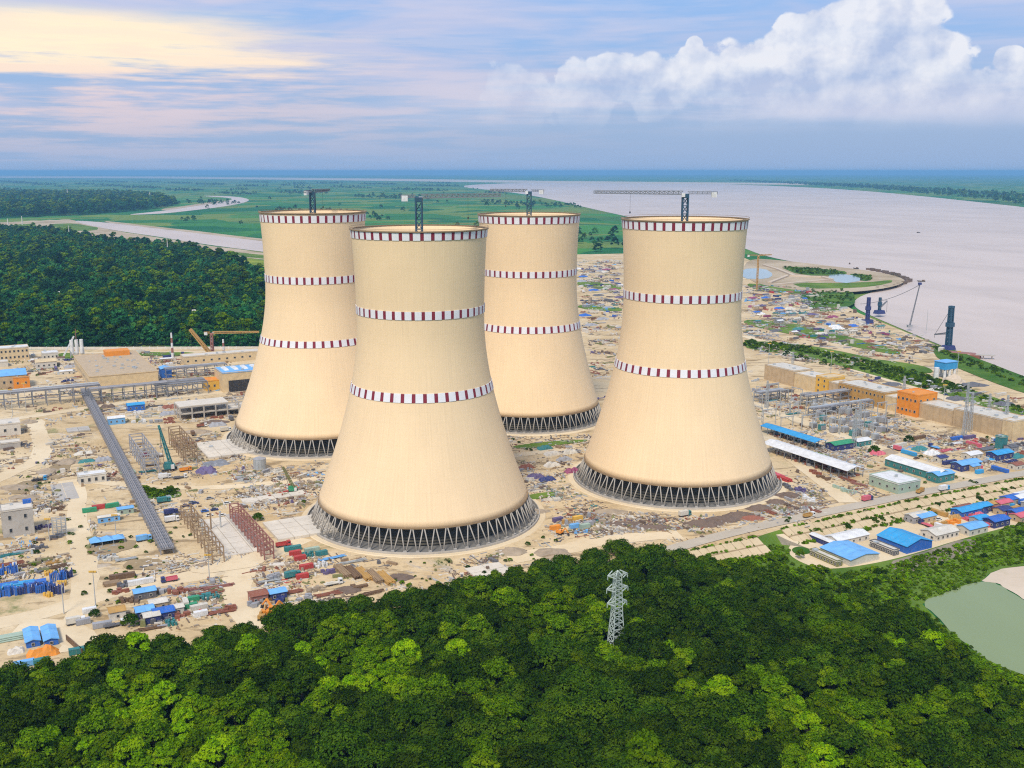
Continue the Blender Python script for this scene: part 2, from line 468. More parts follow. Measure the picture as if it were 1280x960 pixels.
RIVER = [(560, 232.5), (640, 228.5), (760, 227.5), (900, 230), (1000, 233.5), (1090, 239), (1200, 250), (1290, 260), (1500, 284), (2100, 330), (2600, 560), (1900, 600), (1500, 545), (1290, 478),
         (1236, 458), (1203, 442), (1172, 430), (1120, 408), (1085, 393), (1066, 383), (1070, 372), (1100, 362), (1131, 351), (1120, 344), (1085, 341), (1050, 335), (1000, 329), (955, 320),
         (925, 308), (880, 294), (800, 274), (735, 260), (690, 249), (640, 240)]
sheet('river', RIVER, LOW + .5, 'river_water', smooth=2)
sheet('river_channel', [(86, 275), (133, 278), (199, 286), (260, 293), (299, 298), (340, 303), (420, 312), (420, 326), (340, 316), (299, 311), (250, 304.5), (199, 296), (150, 289), (112, 282)], LOW + .5, 'river_water', smooth=2)
sheet('river_bend', [(150, 269), (200, 264), (233, 259.5), (268, 254), (292, 249.6), (286, 247), (243, 244.6), (290, 245), (313, 248.6), (308, 253), (282, 258), (240, 263), (205, 267)], LOW + .52, 'river_water', smooth=2)
sheet('far_channel', [(-60, 219.2), (200, 220.4), (480, 223.2), (700, 226.2), (1010, 229), (1010, 231), (700, 229.2), (480, 226), (200, 222.9), (-60, 222.2)], LOW + .9, 'sand')
sheet('far_inlet', [(-60, 237.6), (60, 239), (130, 242), (160, 243.6), (90, 242.4), (-60, 240.4)], LOW + .7, 'sand')
sheet('sandbank', [(-60, 280), (10, 278), (60, 275), (88, 274), (114, 282), (152, 290), (202, 297), (252, 305.5), (300, 312), (420, 328), (420, 336), (330, 324), (255, 316), (200, 309), (150, 306), (118, 303), (90, 297), (60, 291), (20, 286), (-60, 287)], LOW + .3, 'mud', smooth=2, jag=2)
sheet('upper_shore', [(120, 275), (170, 280), (230, 287), (300, 295), (420, 309), (420, 312), (300, 299), (230, 291), (160, 283)], LOW + .29, 'mud', smooth=1, jag=1.5)
sheet('islet', [(195, 262), (230, 257.5), (262, 252.5), (284, 250), (280, 254), (240, 259.5), (215, 263)], LOW + .33, 'mud', smooth=1, jag=1)
for pts in ([(62, 279), (105, 280), (130, 287), (100, 289), (66, 285)], [(172, 303), (230, 306), (245, 311), (200, 308)], [(262, 312), (330, 318), (360, 326), (300, 321)], [(10, 281), (40, 279), (48, 283), (20, 284)]):
    sheet('sandbank_grass', pts, LOW + .4, 'rough_grass', smooth=2, jag=2)
sheet('meadow', [(270, 318), (330, 325), (420, 338), (420, 420), (325, 350), (290, 330)], LOW + .25, 'meadow', smooth=2)
sheet('bank_strip', [(540, 232), (690, 250), (780, 270), (700, 256), (620, 244)], LOW + .3, 'rough_grass', smooth=1)

# the filled building site
SITE = [(-260, 438), (-60, 438), (100, 437), (330, 436), (420, 420), (560, 400), (690, 330), (722, 318), (777, 317), (860, 318), (930, 322), (960, 336), (1005, 352), (1030, 362), (1050, 378),
        (1075, 392), (1120, 410), (1172, 432), (1205, 446), (1240, 466), (1290, 488), (1400, 520), (1700, 560), (1700, 520), (1490, 556), (1285, 597.5), (1200, 614), (1130, 628), (1040, 648), (975, 662), (955, 668),
        (945, 672), (900, 680.5), (850, 691), (760, 702), (700, 712), (600, 738), (520, 760), (400, 790), (330, 802), (280, 806), (150, 815), (110, 826), (60, 838), (0, 850), (-60, 862), (-320, 900)]
SITE = [p for p in SITE if p not in ((1700, 560), (1700, 520))]
SITE.insert(SITE.index((1400, 520)) + 1, (1560, 548))
top = [G(x, y, 0) for x, y in SITE]
mb = MB(); mb.poly(top[::-1])
n = len(top)
cen = sum(top, Vector()) / n
bot = []
for i in range(n):
    a, b = top[i - 1], top[(i + 1) % n]
    nn = Vector((b.y - a.y, -(b.x - a.x), 0)).normalized()
    if nn.dot(top[i] - cen) < 0: nn = -nn
    bot.append(top[i] + nn * 9 + Vector((0, 0, LOW - .4)))
for i in range(n):
    j = (i + 1) % n
    mb.poly([top[i], top[j], bot[j], bot[i]], 1)
site = mb.build('site_ground', ['soil', 'rough_grass'])
if site.data.polygons[0].normal.z < 0: site.data.flip_normals()
tag(site, kind='structure')

ROADS = []
def strip(name, pts, w, z, mat, jag=0.0):
    P = [G(x, y, z) for x, y in pts]
    Q = []
    for i in range(len(P) - 1):
        k = max(2, int((P[i + 1] - P[i]).length / 12))
        Q += [P[i].lerp(P[i + 1], t / k) for t in range(k)]
    Q.append(P[-1])
    for _ in range(6):
        Q = [Q[0]] + [(Q[i - 1] + Q[i] * 2 + Q[i + 1]) / 4 for i in range(1, len(Q) - 1)] + [Q[-1]]
    ROADS.append(([(q.x, q.y) for q in Q], w)); mb = MB(); L_, R_ = [], []
    for i, q in enumerate(Q):
        d = (Q[min(i + 1, len(Q) - 1)] - Q[max(i - 1, 0)]).normalized(); s = Vector((-d.y, d.x, 0))
        L_.append(q + s * (w / 2 + random.uniform(-jag, jag))); R_.append(q - s * (w / 2 + random.uniform(-jag, jag)))
    for i in range(len(Q) - 1): mb.poly([R_[i], R_[i + 1], L_[i + 1], L_[i]])
    return tag(mb.build(name, mat), kind='structure')
zz = [0.03]
def nz():
    zz[0] += 0.012; return zz[0]
strip('dirt_road', [(-60, 790), (30, 775), (90, 760), (130, 735), (250, 722), (300, 708), (345, 690), (375, 672)], 15, nz(), 'track', 1.5)
strip('dirt_road', [(20, 785), (80, 778), (115, 790), (100, 812)], 17, nz(), 'track', 1.5)
strip('dirt_road', [(100, 775), (105, 735), (104, 690), (92, 650), (100, 620), (85, 600)], 13, nz(), 'track', 1.5)
strip('dirt_road', [(300, 708), (290, 735), (303, 765), (325, 785)], 15, nz(), 'track', 1.5)
strip('dirt_road', [(-40, 612), (20, 590), (55, 575), (52, 545), (42, 525)], 13, nz(), 'track', 1.5)
strip('dirt_road', [(-40, 530), (70, 517), (120, 507), (220, 496), (320, 486)], 12, nz(), 'track', 1.0)
strip('dirt_road', [(120, 602), (220, 612), (330, 606), (420, 596), (620, 572), (720, 560)], 9, nz(), 'track', 1.0)
strip('dirt_road', [(640, 700), (690, 690), (760, 672), (850, 668)], 14, nz(), 'track', 2)
strip('dirt_road', [(952, 540), (990, 572), (1035, 607), (1060, 628)], 12, nz(), 'track', 1)
strip('dirt_road', [(930, 500), (1010, 530), (1100, 560), (1180, 590), (1230, 600)], 12, nz(), 'track', 1.5)
strip('dirt_road', [(930, 420), (1020, 446), (1130, 480), (1280, 530), (1330, 548)], 14, nz(), 'track', 1.5)
strip('riverside_road', [(722, 330), (777, 334), (860, 338), (960, 352), (1010, 362)], 14, nz(), 'track', 1)
strip('perimeter_road', [(-200, 443), (100, 441), (330, 439.5)], 10, nz(), 'track', .5)
strip('site_road', [(800, 697), (850, 683), (910, 666), (960, 655), (1040, 638.5), (1130, 619.5), (1200, 606), (1280, 591), (1420, 566)], 9.5, nz() + .1, 'asphalt', .1)
rp = [G(955, 658, .12), G(975, 666, -1.2), G(992, 674, -3.2), G(1008, 680, LOW + .35), G(1030, 688, LOW + .3)]
rq = [rp[i].lerp(rp[i + 1], k / 6) for i in range(4) for k in range(6)] + [rp[-1]]
for _ in range(4): rq = [rq[0]] + [(rq[i - 1] + rq[i] * 2 + rq[i + 1]) / 4 for i in range(1, len(rq) - 1)] + [rq[-1]]
mb = MB(); sd = [Vector((-(rq[min(i + 1, len(rq) - 1)] - rq[max(i - 1, 0)]).normalized().y, (rq[min(i + 1, len(rq) - 1)] - rq[max(i - 1, 0)]).normalized().x, 0)) for i in range(len(rq))]
for i in range(len(rq) - 1):
    a0, a1, b0, b1 = rq[i] + sd[i] * 4.5, rq[i + 1] + sd[i + 1] * 4.5, rq[i] - sd[i] * 4.5, rq[i + 1] - sd[i + 1] * 4.5
    mb.poly([b0, b1, a1, a0])
    for e0, e1, o_ in ((a1, a0, 1), (b0, b1, -1)):
        f0, f1 = e0 + sd[i] * o_ * (e0.z - LOW + .2) * 1.4, e1 + sd[i] * o_ * (e1.z - LOW + .2) * 1.4; f0.z = f1.z = LOW - .2
        mb.poly([e1, e0, f0, f1], 1)
tag(mb.build('ramp_road', ['track', 'slope_grey']), kind='structure')
for pts in ([(232, 700), (300, 690), (345, 700), (300, 712), (240, 718)],):
    sheet('dry_patch', pts, nz(), 'track', smooth=2, jag=3)
for pts in ([(110, 682), (160, 672), (178, 680), (140, 694), (112, 696)], [(48, 592), (85, 572), (92, 588), (70, 602)], [(0, 610), (50, 596), (56, 606), (20, 620)], [(165, 697), (215, 700), (205, 712), (150, 712)]):
    sheet('damp_soil', pts, nz(), 'darksand', smooth=2, jag=3)
# grass and water inside the site
for pts in ([(1002, 362), (1060, 358), (1072, 374), (1062, 384), (1030, 392), (1000, 378)], [(1170, 430), (1208, 442), (1290, 474), (1400, 512), (1400, 525), (1280, 492), (1200, 462), (1165, 444)],
            [(930, 425), (1000, 430), (1060, 440), (1140, 462), (1290, 512), (1290, 526), (1170, 490), (1090, 468), (1000, 444), (930, 436)], [(722, 350), (777, 356), (777, 364), (722, 358)], [(172, 613), (225, 612), (228, 622), (175, 624)],
            [(930, 398), (1000, 404), (1060, 420), (1130, 440), (1120, 444), (1040, 428), (930, 406)], [(1060, 446), (1130, 452), (1170, 462), (1160, 468), (1090, 458)], [(722, 380), (777, 384), (777, 390), (722, 386)], [(640, 556), (735, 548), (735, 552), (645, 562)], [(650, 620), (690, 614), (700, 618), (660, 626)], [(960, 552), (1010, 566), (1050, 572), (1010, 562)],
            [(930, 352), (1000, 362), (1010, 370), (940, 362)], [(160, 440), (250, 440), (252, 444), (160, 445)], [(70, 441), (92, 441), (92, 449), (70, 449)]):
    sheet('grass_patch', pts, nz() + .05, 'grass' if pts[0][0] in (1002, 1170) else 'rough_grass', smooth=2, jag=1)
# spit with settling ponds at the river
sheet('spit', [(930, 322), (985, 326), (1050, 334), (1085, 338), (1122, 345), (1134, 352), (1112, 360), (1060, 366), (1000, 364), (930, 352)], LOW + 5.5, 'mud', smooth=2)
sheet('spit_scrub', [(972, 332), (1040, 337), (1062, 340), (1052, 345), (1000, 344)], LOW + 5.7, 'grass', smooth=1, jag=1)
sheet('spit_scrub', [(1062, 341), (1088, 344), (1092, 350), (1078, 352), (1066, 346)], LOW + 5.7, 'grass', smooth=1, jag=1)
sheet('spit_scrub', [(985, 352), (1040, 354), (1100, 352), (1118, 349), (1112, 355), (1060, 361), (1000, 360)], LOW + 5.65, 'rough_grass', smooth=2, jag=1.5)
sheet('settling_pond', [(926, 336), (955, 335), (968, 343), (958, 349), (926, 348)], LOW + 5.7, 'basin_water', smooth=1)
sheet('settling_pond', [(1030, 344), (1060, 342), (1082, 350), (1050, 355)], LOW + 5.75, 'basin_water', smooth=1)
mb = MB()
for pts in ([(955, 332), (972, 337), (992, 345)], [(962, 354), (985, 345), (1028, 347), (1040, 350), (965, 357)]):
    for a, b_ in zip(pts, pts[1:]):
        mb.beam(G(*a, LOW + 5.6), G(*b_, LOW + 5.6), 7, 5)
tag(mb.build('spit_dike', 'sand'), kind='structure')
mb = MB()
pts = [(1085, 337), (1110, 342), (1128, 347), (1135, 352), (1120, 359), (1080, 365), (1040, 368)]
for a, b_ in zip(pts, pts[1:]):
    for k in range(14):
        q = G(a[0] + (b_[0] - a[0]) * k / 14, a[1] + (b_[1] - a[1]) * k / 14, LOW + .5) + Vector((random.uniform(-3, 3), random.uniform(-3, 3), 0))
        mb.box(q, (random.uniform(4, 8), random.uniform(4, 8), random.uniform(3, 6)), random.random() * 3)
tag(mb.build('rock_groyne', 'darkrubble'), 'line of dark boulders around the tip of the river spit', 'boulders', kind='stuff')

# lower compound, pond, banks
sheet('compound_ground', [(988, 680), (1010, 668), (1060, 656), (1130, 640), (1285, 607), (1420, 584), (1420, 625), (1285, 652), (1200, 674), (1150, 690), (1105, 702), (1050, 711), (1020, 710), (995, 700), (984, 690)], LOW + .14, 'track', smooth=2)
sheet('compound_lawn', [(988, 686), (1000, 682), (1018, 688), (1010, 693), (994, 693)], LOW + .2, 'grass', smooth=2)
sheet('verge', [(800, 708), (850, 694), (960, 676), (1000, 664), (1060, 700), (1140, 690), (1300, 640), (1300, 660), (1160, 710), (1150, 752), (1180, 782), (1215, 812), (1310, 860), (1310, 880), (1200, 840), (1100, 790), (960, 760), (820, 730)], LOW + .09, 'rough_grass')
sheet('compound_verge', [(1005, 668), (1060, 656.5), (1140, 639.5), (1290, 606.5), (1400, 585), (1400, 590), (1290, 613), (1140, 647), (1060, 664.5), (1012, 675)], LOW + .19, 'rough_grass', smooth=1, jag=1.5)
sheet('tarp_slope', [(1105, 704), (1150, 692), (1215, 670), (1225, 682), (1180, 702), (1130, 718)], LOW + .17, 'slope_grey', smooth=1, jag=2)
sheet('grass_bank', [(1100, 712), (1200, 680), (1285, 650), (1420, 615), (1420, 690), (1290, 706), (1240, 712), (1225, 730), (1170, 748), (1140, 760), (1120, 735)], LOW + .11, 'rough_grass', smooth=2)
sheet('pond', [(1150, 752), (1180, 742), (1212, 729), (1240, 726), (1262, 738), (1310, 772), (1500, 850), (1500, 960), (1300, 850), (1240, 830), (1200, 800), (1170, 770)], LOW + .2, 'pond_water', smooth=2, jag=2)
sheet('pond_shore', [(1225, 728), (1240, 714), (1275, 707), (1420, 690), (1500, 700), (1500, 840), (1290, 756), (1262, 737), (1243, 727)], LOW + .25, 'sand', smooth=2, jag=2)
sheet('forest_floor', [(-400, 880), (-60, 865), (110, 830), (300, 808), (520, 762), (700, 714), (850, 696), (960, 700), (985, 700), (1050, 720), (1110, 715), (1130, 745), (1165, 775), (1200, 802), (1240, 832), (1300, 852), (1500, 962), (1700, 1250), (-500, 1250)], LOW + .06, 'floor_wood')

# revetment of concrete panels below the road: two rows along two stretches
dike = tag(bpy.data.objects.new('revetment', None), 'sloping pale revetment of square panels below the asphalt road', 'revetment'); col.objects.link(dike)
RAIL = [(800, 703.5), (850, 690.5), (900, 680), (945, 671)], [(975, 661.5), (1040, 647.5), (1130, 627.5), (1200, 613.5), (1285, 597), (1400, 574)]
bm_ = MB()
for run in RAIL:
    P = [G(x, y, 0.05) for x, y in run]
    pts = []; acc = 0
    for a, b_ in zip(P, P[1:]):
        k = max(1, round((b_ - a).length / 6.0))
        pts += [a.lerp(b_, i / k) for i in range(k)]
    pts.append(P[-1])
    for i in range(len(pts) - 1):
        d = (pts[i + 1] - pts[i]).normalized(); o_ = Vector((d.y, -d.x, 0))
        for row, (s0, z0, s1, z1) in enumerate(((1.2, -.1, 6.6, -2.3), (8.2, -2.45, 13.4, -4.6))):
            if run is RAIL[0] and row == 1 and i < 3: continue
            pr = random.uniform(0, .14); g = .16
            q = [pts[i] + d * g + o_ * s0, pts[i + 1] - d * g + o_ * s0, pts[i + 1] - d * g + o_ * s1, pts[i] + d * g + o_ * s1]
            tp = [v + Vector((0, 0, (z0 if k < 2 else z1) + .25 + pr)) for k, v in enumerate(q)]
            lo = [v + Vector((0, 0, (z0 if k < 2 else z1) - .3)) for k, v in enumerate(q)]
            c = tp[0].copy(); mbp = MB()
            mbp.poly([v - c for v in tp][::-1])
            for k in range(4): mbp.poly([tp[k] - c, tp[(k + 1) % 4] - c, lo[(k + 1) % 4] - c, lo[k] - c])
            mbp.build('panel', 'revet', dike, c)
        bm_.poly([pts[i] + o_ * 6.6 + Vector((0, 0, -2.25)), pts[i + 1] + o_ * 6.6 + Vector((0, 0, -2.25)), pts[i + 1] + o_ * 8.2 + Vector((0, 0, -2.4)), pts[i] + o_ * 8.2 + Vector((0, 0, -2.4))][::-1])
        bm_.poly([pts[i] + o_ * .1 + Vector((0, 0, -.12)), pts[i + 1] + o_ * .1 + Vector((0, 0, -.12)), pts[i + 1] + o_ * 13.8 + Vector((0, 0, -4.95)), pts[i] + o_ * 13.8 + Vector((0, 0, -4.95))][::-1])
bm_.build('bedding', 'darksand', dike)['kind'] = 'stuff'

# ------------------------------------------------------------------ cooling towers
def zrow(cx, cy, rf, row):
    lo, hi = 0.0, 220.0
    for _ in range(40):
        z = (lo + hi) / 2
        if PIX((cx, cy - rf(z), z))[1] > row: lo = z
        else: hi = z
    return z
NV, NS, SEG = 62, 42, 126
def cooling_tower(label, cx, cy, rb, rt, h, rows):
    zc = 12.5; rs = rb * .935; zt = .70 * h; rth = rt * .95
    bu = (h - zt) / math.sqrt((rt / rth) ** 2 - 1); bd = (zt - zc) / math.sqrt((rs / rth) ** 2 - 1)
    rf = lambda z: rth * math.sqrt(1 + ((z - zt) / (bu if z > zt else bd)) ** 2)
    T = thing('cooling_tower', label, 'cooling tower', (cx, cy, 0), 0, 'cooling towers')
    zs = np.linspace(zc, h, 44); v, f = [], []
    ca = [(math.cos(2 * math.pi * i / SEG), math.sin(2 * math.pi * i / SEG)) for i in range(SEG)]
    prof = [(rf(z), z) for z in zs] + [(rf(z) - .8, z) for z in zs[::-1]]
    for r, z in prof: v += [(r * c, r * s, z) for c, s in ca]
    NP = len(prof)
    for k in range(NP):
        k2 = (k + 1) % NP
        for i in range(SEG):
            j = (i + 1) % SEG; f.append((k * SEG + i, k * SEG + j, k2 * SEG + j, k2 * SEG + i))
    me = bpy.data.meshes.new('shell'); me.from_pydata(v, [], f); me.materials.append(MAT('shell'))
    sm = [True] * len(f); sm[43 * SEG:44 * SEG] = [False] * SEG; sm[87 * SEG:88 * SEG] = [False] * SEG
    me.polygons.foreach_set('use_smooth', sm); me.update()
    put('shell', me, T)
    def ring(name, prof, mat):
        mb = MB()
        for i in range(72):
            a0, a1 = 2 * math.pi * i / 72, 2 * math.pi * (i + 1) / 72
            for k in range(len(prof)):
                (r0, z0), (r1, z1) = prof[k], prof[(k + 1) % len(prof)]
                mb.poly([(r0 * math.cos(a0), r0 * math.sin(a0), z0), (r0 * math.cos(a1), r0 * math.sin(a1), z0), (r1 * math.cos(a1), r1 * math.sin(a1), z1), (r1 * math.cos(a0), r1 * math.sin(a0), z1)])
        return mb.build(name, mat, T)
    ring('rim_walkway', [(rt - 1.0, h - .05), (rt + .9, h - .05), (rt + .9, h + .5), (rt - 1.0, h + .5)], 'rim')
    ring('rim_rail', [(rt + .75, h + 1.3), (rt + .9, h + 1.3), (rt + .9, h + 1.45), (rt + .75, h + 1.45)], 'rim')
    ring('lower_ring_beam', [(rs - .9, zc - .4), (rs + .12, zc - .4), (rs + .06, zc + .5), (rs - .9, zc + .5)], 'rim')
    ring('basin_wall', [(rb + 2.2, -.2), (rb + 2.7, -.2), (rb + 2.7, 1.5), (rb + 2.2, 1.5)], 'concrete')
    ring('basin_apron', [(rb + 2.8, -.1), (rb + 6.5, -.1), (rb + 6.0, .35), (rb + 2.8, .35)], 'track')
    ring('basin_floor', [(1.0, -.2), (rb + 2.1, -.2), (rb + 2.1, .25), (1.0, .25)], 'darkconcrete')
    # inner louvre drum, coloured dark for the shade inside the base
    drum = ring('shaded_fill_drum', [(rs * .86, .3), (rs * .9, .3), (rs * .9, zc + 5), (rs * .86, zc + 5)], 'fill')
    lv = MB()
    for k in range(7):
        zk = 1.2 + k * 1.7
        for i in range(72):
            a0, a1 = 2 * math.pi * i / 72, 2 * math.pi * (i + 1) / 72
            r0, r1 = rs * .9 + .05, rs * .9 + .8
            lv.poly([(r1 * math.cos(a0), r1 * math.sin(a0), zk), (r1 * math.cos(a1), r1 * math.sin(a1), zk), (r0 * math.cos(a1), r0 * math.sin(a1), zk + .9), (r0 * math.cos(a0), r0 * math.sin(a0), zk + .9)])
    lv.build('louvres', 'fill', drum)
    da = 2 * math.pi / NV
    def col_mesh(sg):
        mb = MB(); a0, a1 = sg * da * .07, sg * da * .43
        return mb.beam((rb * math.sin(a0), -rb * math.cos(a0), .9), ((rs - .35) * math.sin(a1), -(rs - .35) * math.cos(a1), zc - .2), .72, None, 0, 8).mesh('column', 'column', True)
    cm = [col_mesh(-1), col_mesh(1)]
    pm = MB().box((0, -rb, .2), (1.9, 1.6, 1.3)).mesh('pedestal', 'concrete')
    for k in range(NV):
        for c in cm: put('column', c, T, None, k * da + .03)
        put('pedestal', pm, T, None, k * da + .03)
    ds = 2 * math.pi / NS
    for (y0, y1) in rows:
        z1, z0 = zrow(cx, cy, rf, y0), zrow(cx, cy, rf, y1)
        z1 = min(z1, h - .25)
        def patch(a0, a1, out, zz0, zz1, nm, mt):
            mb = MB(); K_ = 3
            zl = (zz0, (zz0 + zz1) / 2, zz1)
            P = lambda a, z, o: ((rf(z) + o) * math.sin(a), -(rf(z) + o) * math.cos(a), z)
            for i in range(K_):
                b0, b1 = a0 + (a1 - a0) * i / K_, a0 + (a1 - a0) * (i + 1) / K_
                for q in range(2): mb.poly([P(b0, zl[q], out), P(b1, zl[q], out), P(b1, zl[q + 1], out), P(b0, zl[q + 1], out)])
                mb.poly([P(b0, zz0, .02), P(b1, zz0, .02), P(b1, zz0, out), P(b0, zz0, out)])
                mb.poly([P(b0, zz1, out), P(b1, zz1, out), P(b1, zz1, .02), P(b0, zz1, .02)])
            for a in (a0, a1): mb.poly([P(a, zz0, .02), P(a, zz0, out), P(a, zz1, out), P(a, zz1, .02)])
            return mb.mesh(nm, mt)
        wm = patch(-ds * .335, ds * .335, .35, z0, z1, 'white_panel', 'bandwhite')
        rm = patch(ds * .345, ds * .655, .30, z0 + .1, z1 - .1, 'red_panel', 'bandred')
        for k in range(NS):
            put('white_panel', wm, T, None, k * ds + .05); put('red_panel', rm, T, None, k * ds + .05)
    return T
TW = {}
for key, lab, prm, rows in (
    ('front', 'nearest cream cooling tower, front and left of centre', (-52.67, 595.92, 66.64, 38.58, 169.38), [(291, 301), (390, 400.5), (492.5, 504)]),
    ('right', 'rightmost cream cooling tower with a long crane jib above its rim', (110.15, 671.26, 66.31, 39.73, 171.37), [(279, 289), (370, 380), (462.5, 472.5)]),
    ('left', 'leftmost cream cooling tower, half hidden behind the nearest tower', (-148.97, 787.9, 69.0, 39.06, 171.46), [(270, 279), (347, 356), (427, 435.5)]),
    ('back', 'farthest cream cooling tower, in the gap between the two front ones', (13.81, 851.66, 62.5, 41.04, 167.17), [(272, 280.5), (340, 348), (409, 417.5)])):
    cooling_tower(lab, *prm, rows); TW[key] = prm

def lattice(mb, p0, p1, w, n, mi=0, t=.28, t2=.16, flat=False, w1=None):
    """four-chord lattice girder"""
    p0, p1 = Vector(p0), Vector(p1); d = (p1 - p0).normalized()
    up = Vector((0, 0, 1)) if abs(d.z) < .95 else Vector((0, 1, 0))
    a = d.cross(up).normalized(); b = a.cross(d).normalized()
    w1 = w if w1 is None else w1
    cor = lambda k, s: p0.lerp(p1, s) + (a * (-1, 1, 1, -1)[k] + b * (-1, -1, 1, 1)[k]) * ((w + (w1 - w) * s) / 2)
    for k in range(4): mb.beam(cor(k, 0), cor(k, 1), t, None, mi)
    for i in range(n):
        s0, s1 = i / n, (i + 1) / n
        for k in range(4):
            q = (k + 1) % 4
            mb.beam(cor(k, s0), cor(q, s1), t2, None, mi); mb.beam(cor(k, s1), cor(q, s1), t2, None, mi)
    return mb
def tower_crane(label, cx, cy, ztop, jib, jaz, cjib, mast_w=3.4, mat='craneblue', jmat='steel', z0=0.3, group='tower cranes standing inside the cooling towers'):
    T = thing('tower_crane', label, 'crane', (cx, cy, z0), 0, group)
    zt = ztop - z0
    m_ = lattice(MB(), (0, 0, 0), (0, 0, zt), mast_w, max(6, int(zt / 5)), t=.8, t2=.45)
    m_.build('mast', mat, T)
    MB().box((0, 0, zt), (mast_w * 1.25, mast_w * 1.25, 2.4)).build('slewing_unit', mat, T)
    d = Vector((math.cos(jaz), math.sin(jaz), 0)); s = Vector((-d.y, d.x, 0))
    j = lattice(MB(), d * 1.5 + Vector((0, 0, zt + 3)), d * jib + Vector((0, 0, zt + 3.4)), 2.2, max(8, int(jib / 3)), t=.5, t2=.32, w1=1.5)
    j.build('jib', jmat, T)
    c = lattice(MB(), -d * 1.5 + Vector((0, 0, zt + 3)), -d * cjib + Vector((0, 0, zt + 3)), 1.5, 6, t=.3, t2=.2); c.build('counter_jib', jmat, T)
    MB().box(tuple(-d * (cjib - 2) + Vector((0, 0, zt + .2))), (3.4, 2.2, 3.2), jaz).build('counterweight', 'white', T)
    MB().box(tuple(s * 2.2 + d * 1.5 + Vector((0, 0, zt + .4))), (2.2, 1.6, 2.3), jaz).build('cab', 'white', T)
    MB().beam(d * (jib * .6) + Vector((0, 0, zt + 3)), d * (jib * .6) + Vector((0, 0, zt - 9)), .12).box(tuple(d * jib * .6 + Vector((0, 0, zt - 10))), (.8, .8, 1.2)).build('hook_line', 'black', T)
    return T
def zat(cx, cy, row):
    return zrow(cx, cy, lambda z: 0, row)
for key, row, jib, jaz, cj, lab in (('right', 247, 58, R(176), 20, 'tower crane with longest jib pointing left, rising from the rightmost cooling tower'),
                                    ('front', 252, 47, R(12), 10, 'tower crane with pale counterweight rising from the nearest cooling tower'),
                                    ('left', 244, 30, R(75), 12, 'tower crane with foreshortened jib rising from the leftmost cooling tower'),
                                    ('back', 243, 32, R(170), 12, 'tower crane with short jib rising from the farthest cooling tower')):
    cx, cy = TW[key][:2]
    tower_crane(lab, cx, cy, zat(cx, cy, row), jib, jaz, cj)
# ------------------------------------------------------------------ trees
def crown_mesh(name, seed, rad, hgt, flat, nlobe, nleaf, leaf, mat, low=.25):
    """leaf sprays on the surfaces of many lobes that fill a crown; z=0 is the tree's foot"""
    r = np.random.default_rng(seed)
    V, F, LF, LB = [], [], [], []
    # lobes spread over the upper surface of a flattened dome with gaps
    k = np.arange(nlobe)
    ph = k * 2.39996 + r.uniform(-.5, .5, nlobe); t = np.sqrt((k + .5) / nlobe) * r.uniform(.85, 1.1, nlobe)
    lx, ly = rad * .82 * t * np.cos(ph), rad * .82 * t * np.sin(ph)
    bumpy = r.normal(0, .07, nlobe) * hgt
    lz = hgt * (1 - flat * np.clip(t, 0, 1.1) ** 2.2) - rad * .2 + bumpy
    lr = rad * r.uniform(.19, .33, nlobe) * (1.1 - .3 * t)
    nin = nlobe // 3                                       # lower lobes along the sides
    ph2 = r.uniform(0, 6.283, nin)
    lx = np.r_[lx, rad * .78 * np.cos(ph2)]; ly = np.r_[ly, rad * .78 * np.sin(ph2)]
    lz = np.r_[lz, hgt * r.uniform(low + .12, .62, nin)]; lr = np.r_[lr, rad * r.uniform(.18, .28, nin)]
    n = len(lx)
    cnt = np.maximum(10, (nleaf * (lr / lr.mean()) ** 2)).astype(int)
    idx = np.repeat(np.arange(n), cnt); N = len(idx)
    d = r.normal(size=(N, 3)); d[:, 2] = np.abs(d[:, 2]) * .9 - .25 * r.random(N); d /= np.linalg.norm(d, axis=1)[:, None]
    rr = lr[idx] * r.uniform(.72, 1.12, N) * (1 + .18 * np.sin(d[:, 0] * 9 + idx) * np.cos(d[:, 1] * 8 + idx * 2))
    P = np.stack([lx[idx], ly[idx], lz[idx]], 1) + d * rr[:, None] * np.array([1, 1, .72])
    nr = d + r.normal(0, .42, (N, 3)); nr[:, 2] += .25; nr /= np.linalg.norm(nr, axis=1)[:, None]
    u = np.cross(nr, r.normal(size=(N, 3))); u /= np.linalg.norm(u, axis=1)[:, None]
    w = np.cross(nr, u); s = leaf * r.uniform(.6, 1.35, N)[:, None]
    q = np.stack([P + u * s, P + w * s * .62, P - u * s, P - w * s * .62], 1).reshape(-1, 3)
    me = bpy.data.meshes.new(name)
    me.vertices.add(4 * N); me.vertices.foreach_set('co', q.ravel())
    me.loops.add(4 * N); me.loops.foreach_set('vertex_index', np.arange(4 * N))
    me.polygons.add(N); me.polygons.foreach_set('loop_start', np.arange(N) * 4); me.polygons.foreach_set('loop_total', np.full(N, 4))
    me.update(calc_edges=True)
    a = me.attributes.new('leaf', 'FLOAT', 'FACE'); a.data.foreach_set('value', r.random(N).astype(np.float32))
    lob = r.random(n); a = me.attributes.new('lobe', 'FLOAT', 'FACE'); a.data.foreach_set('value', lob[idx].astype(np.float32))
    me.materials.append(MAT(mat))
    return me
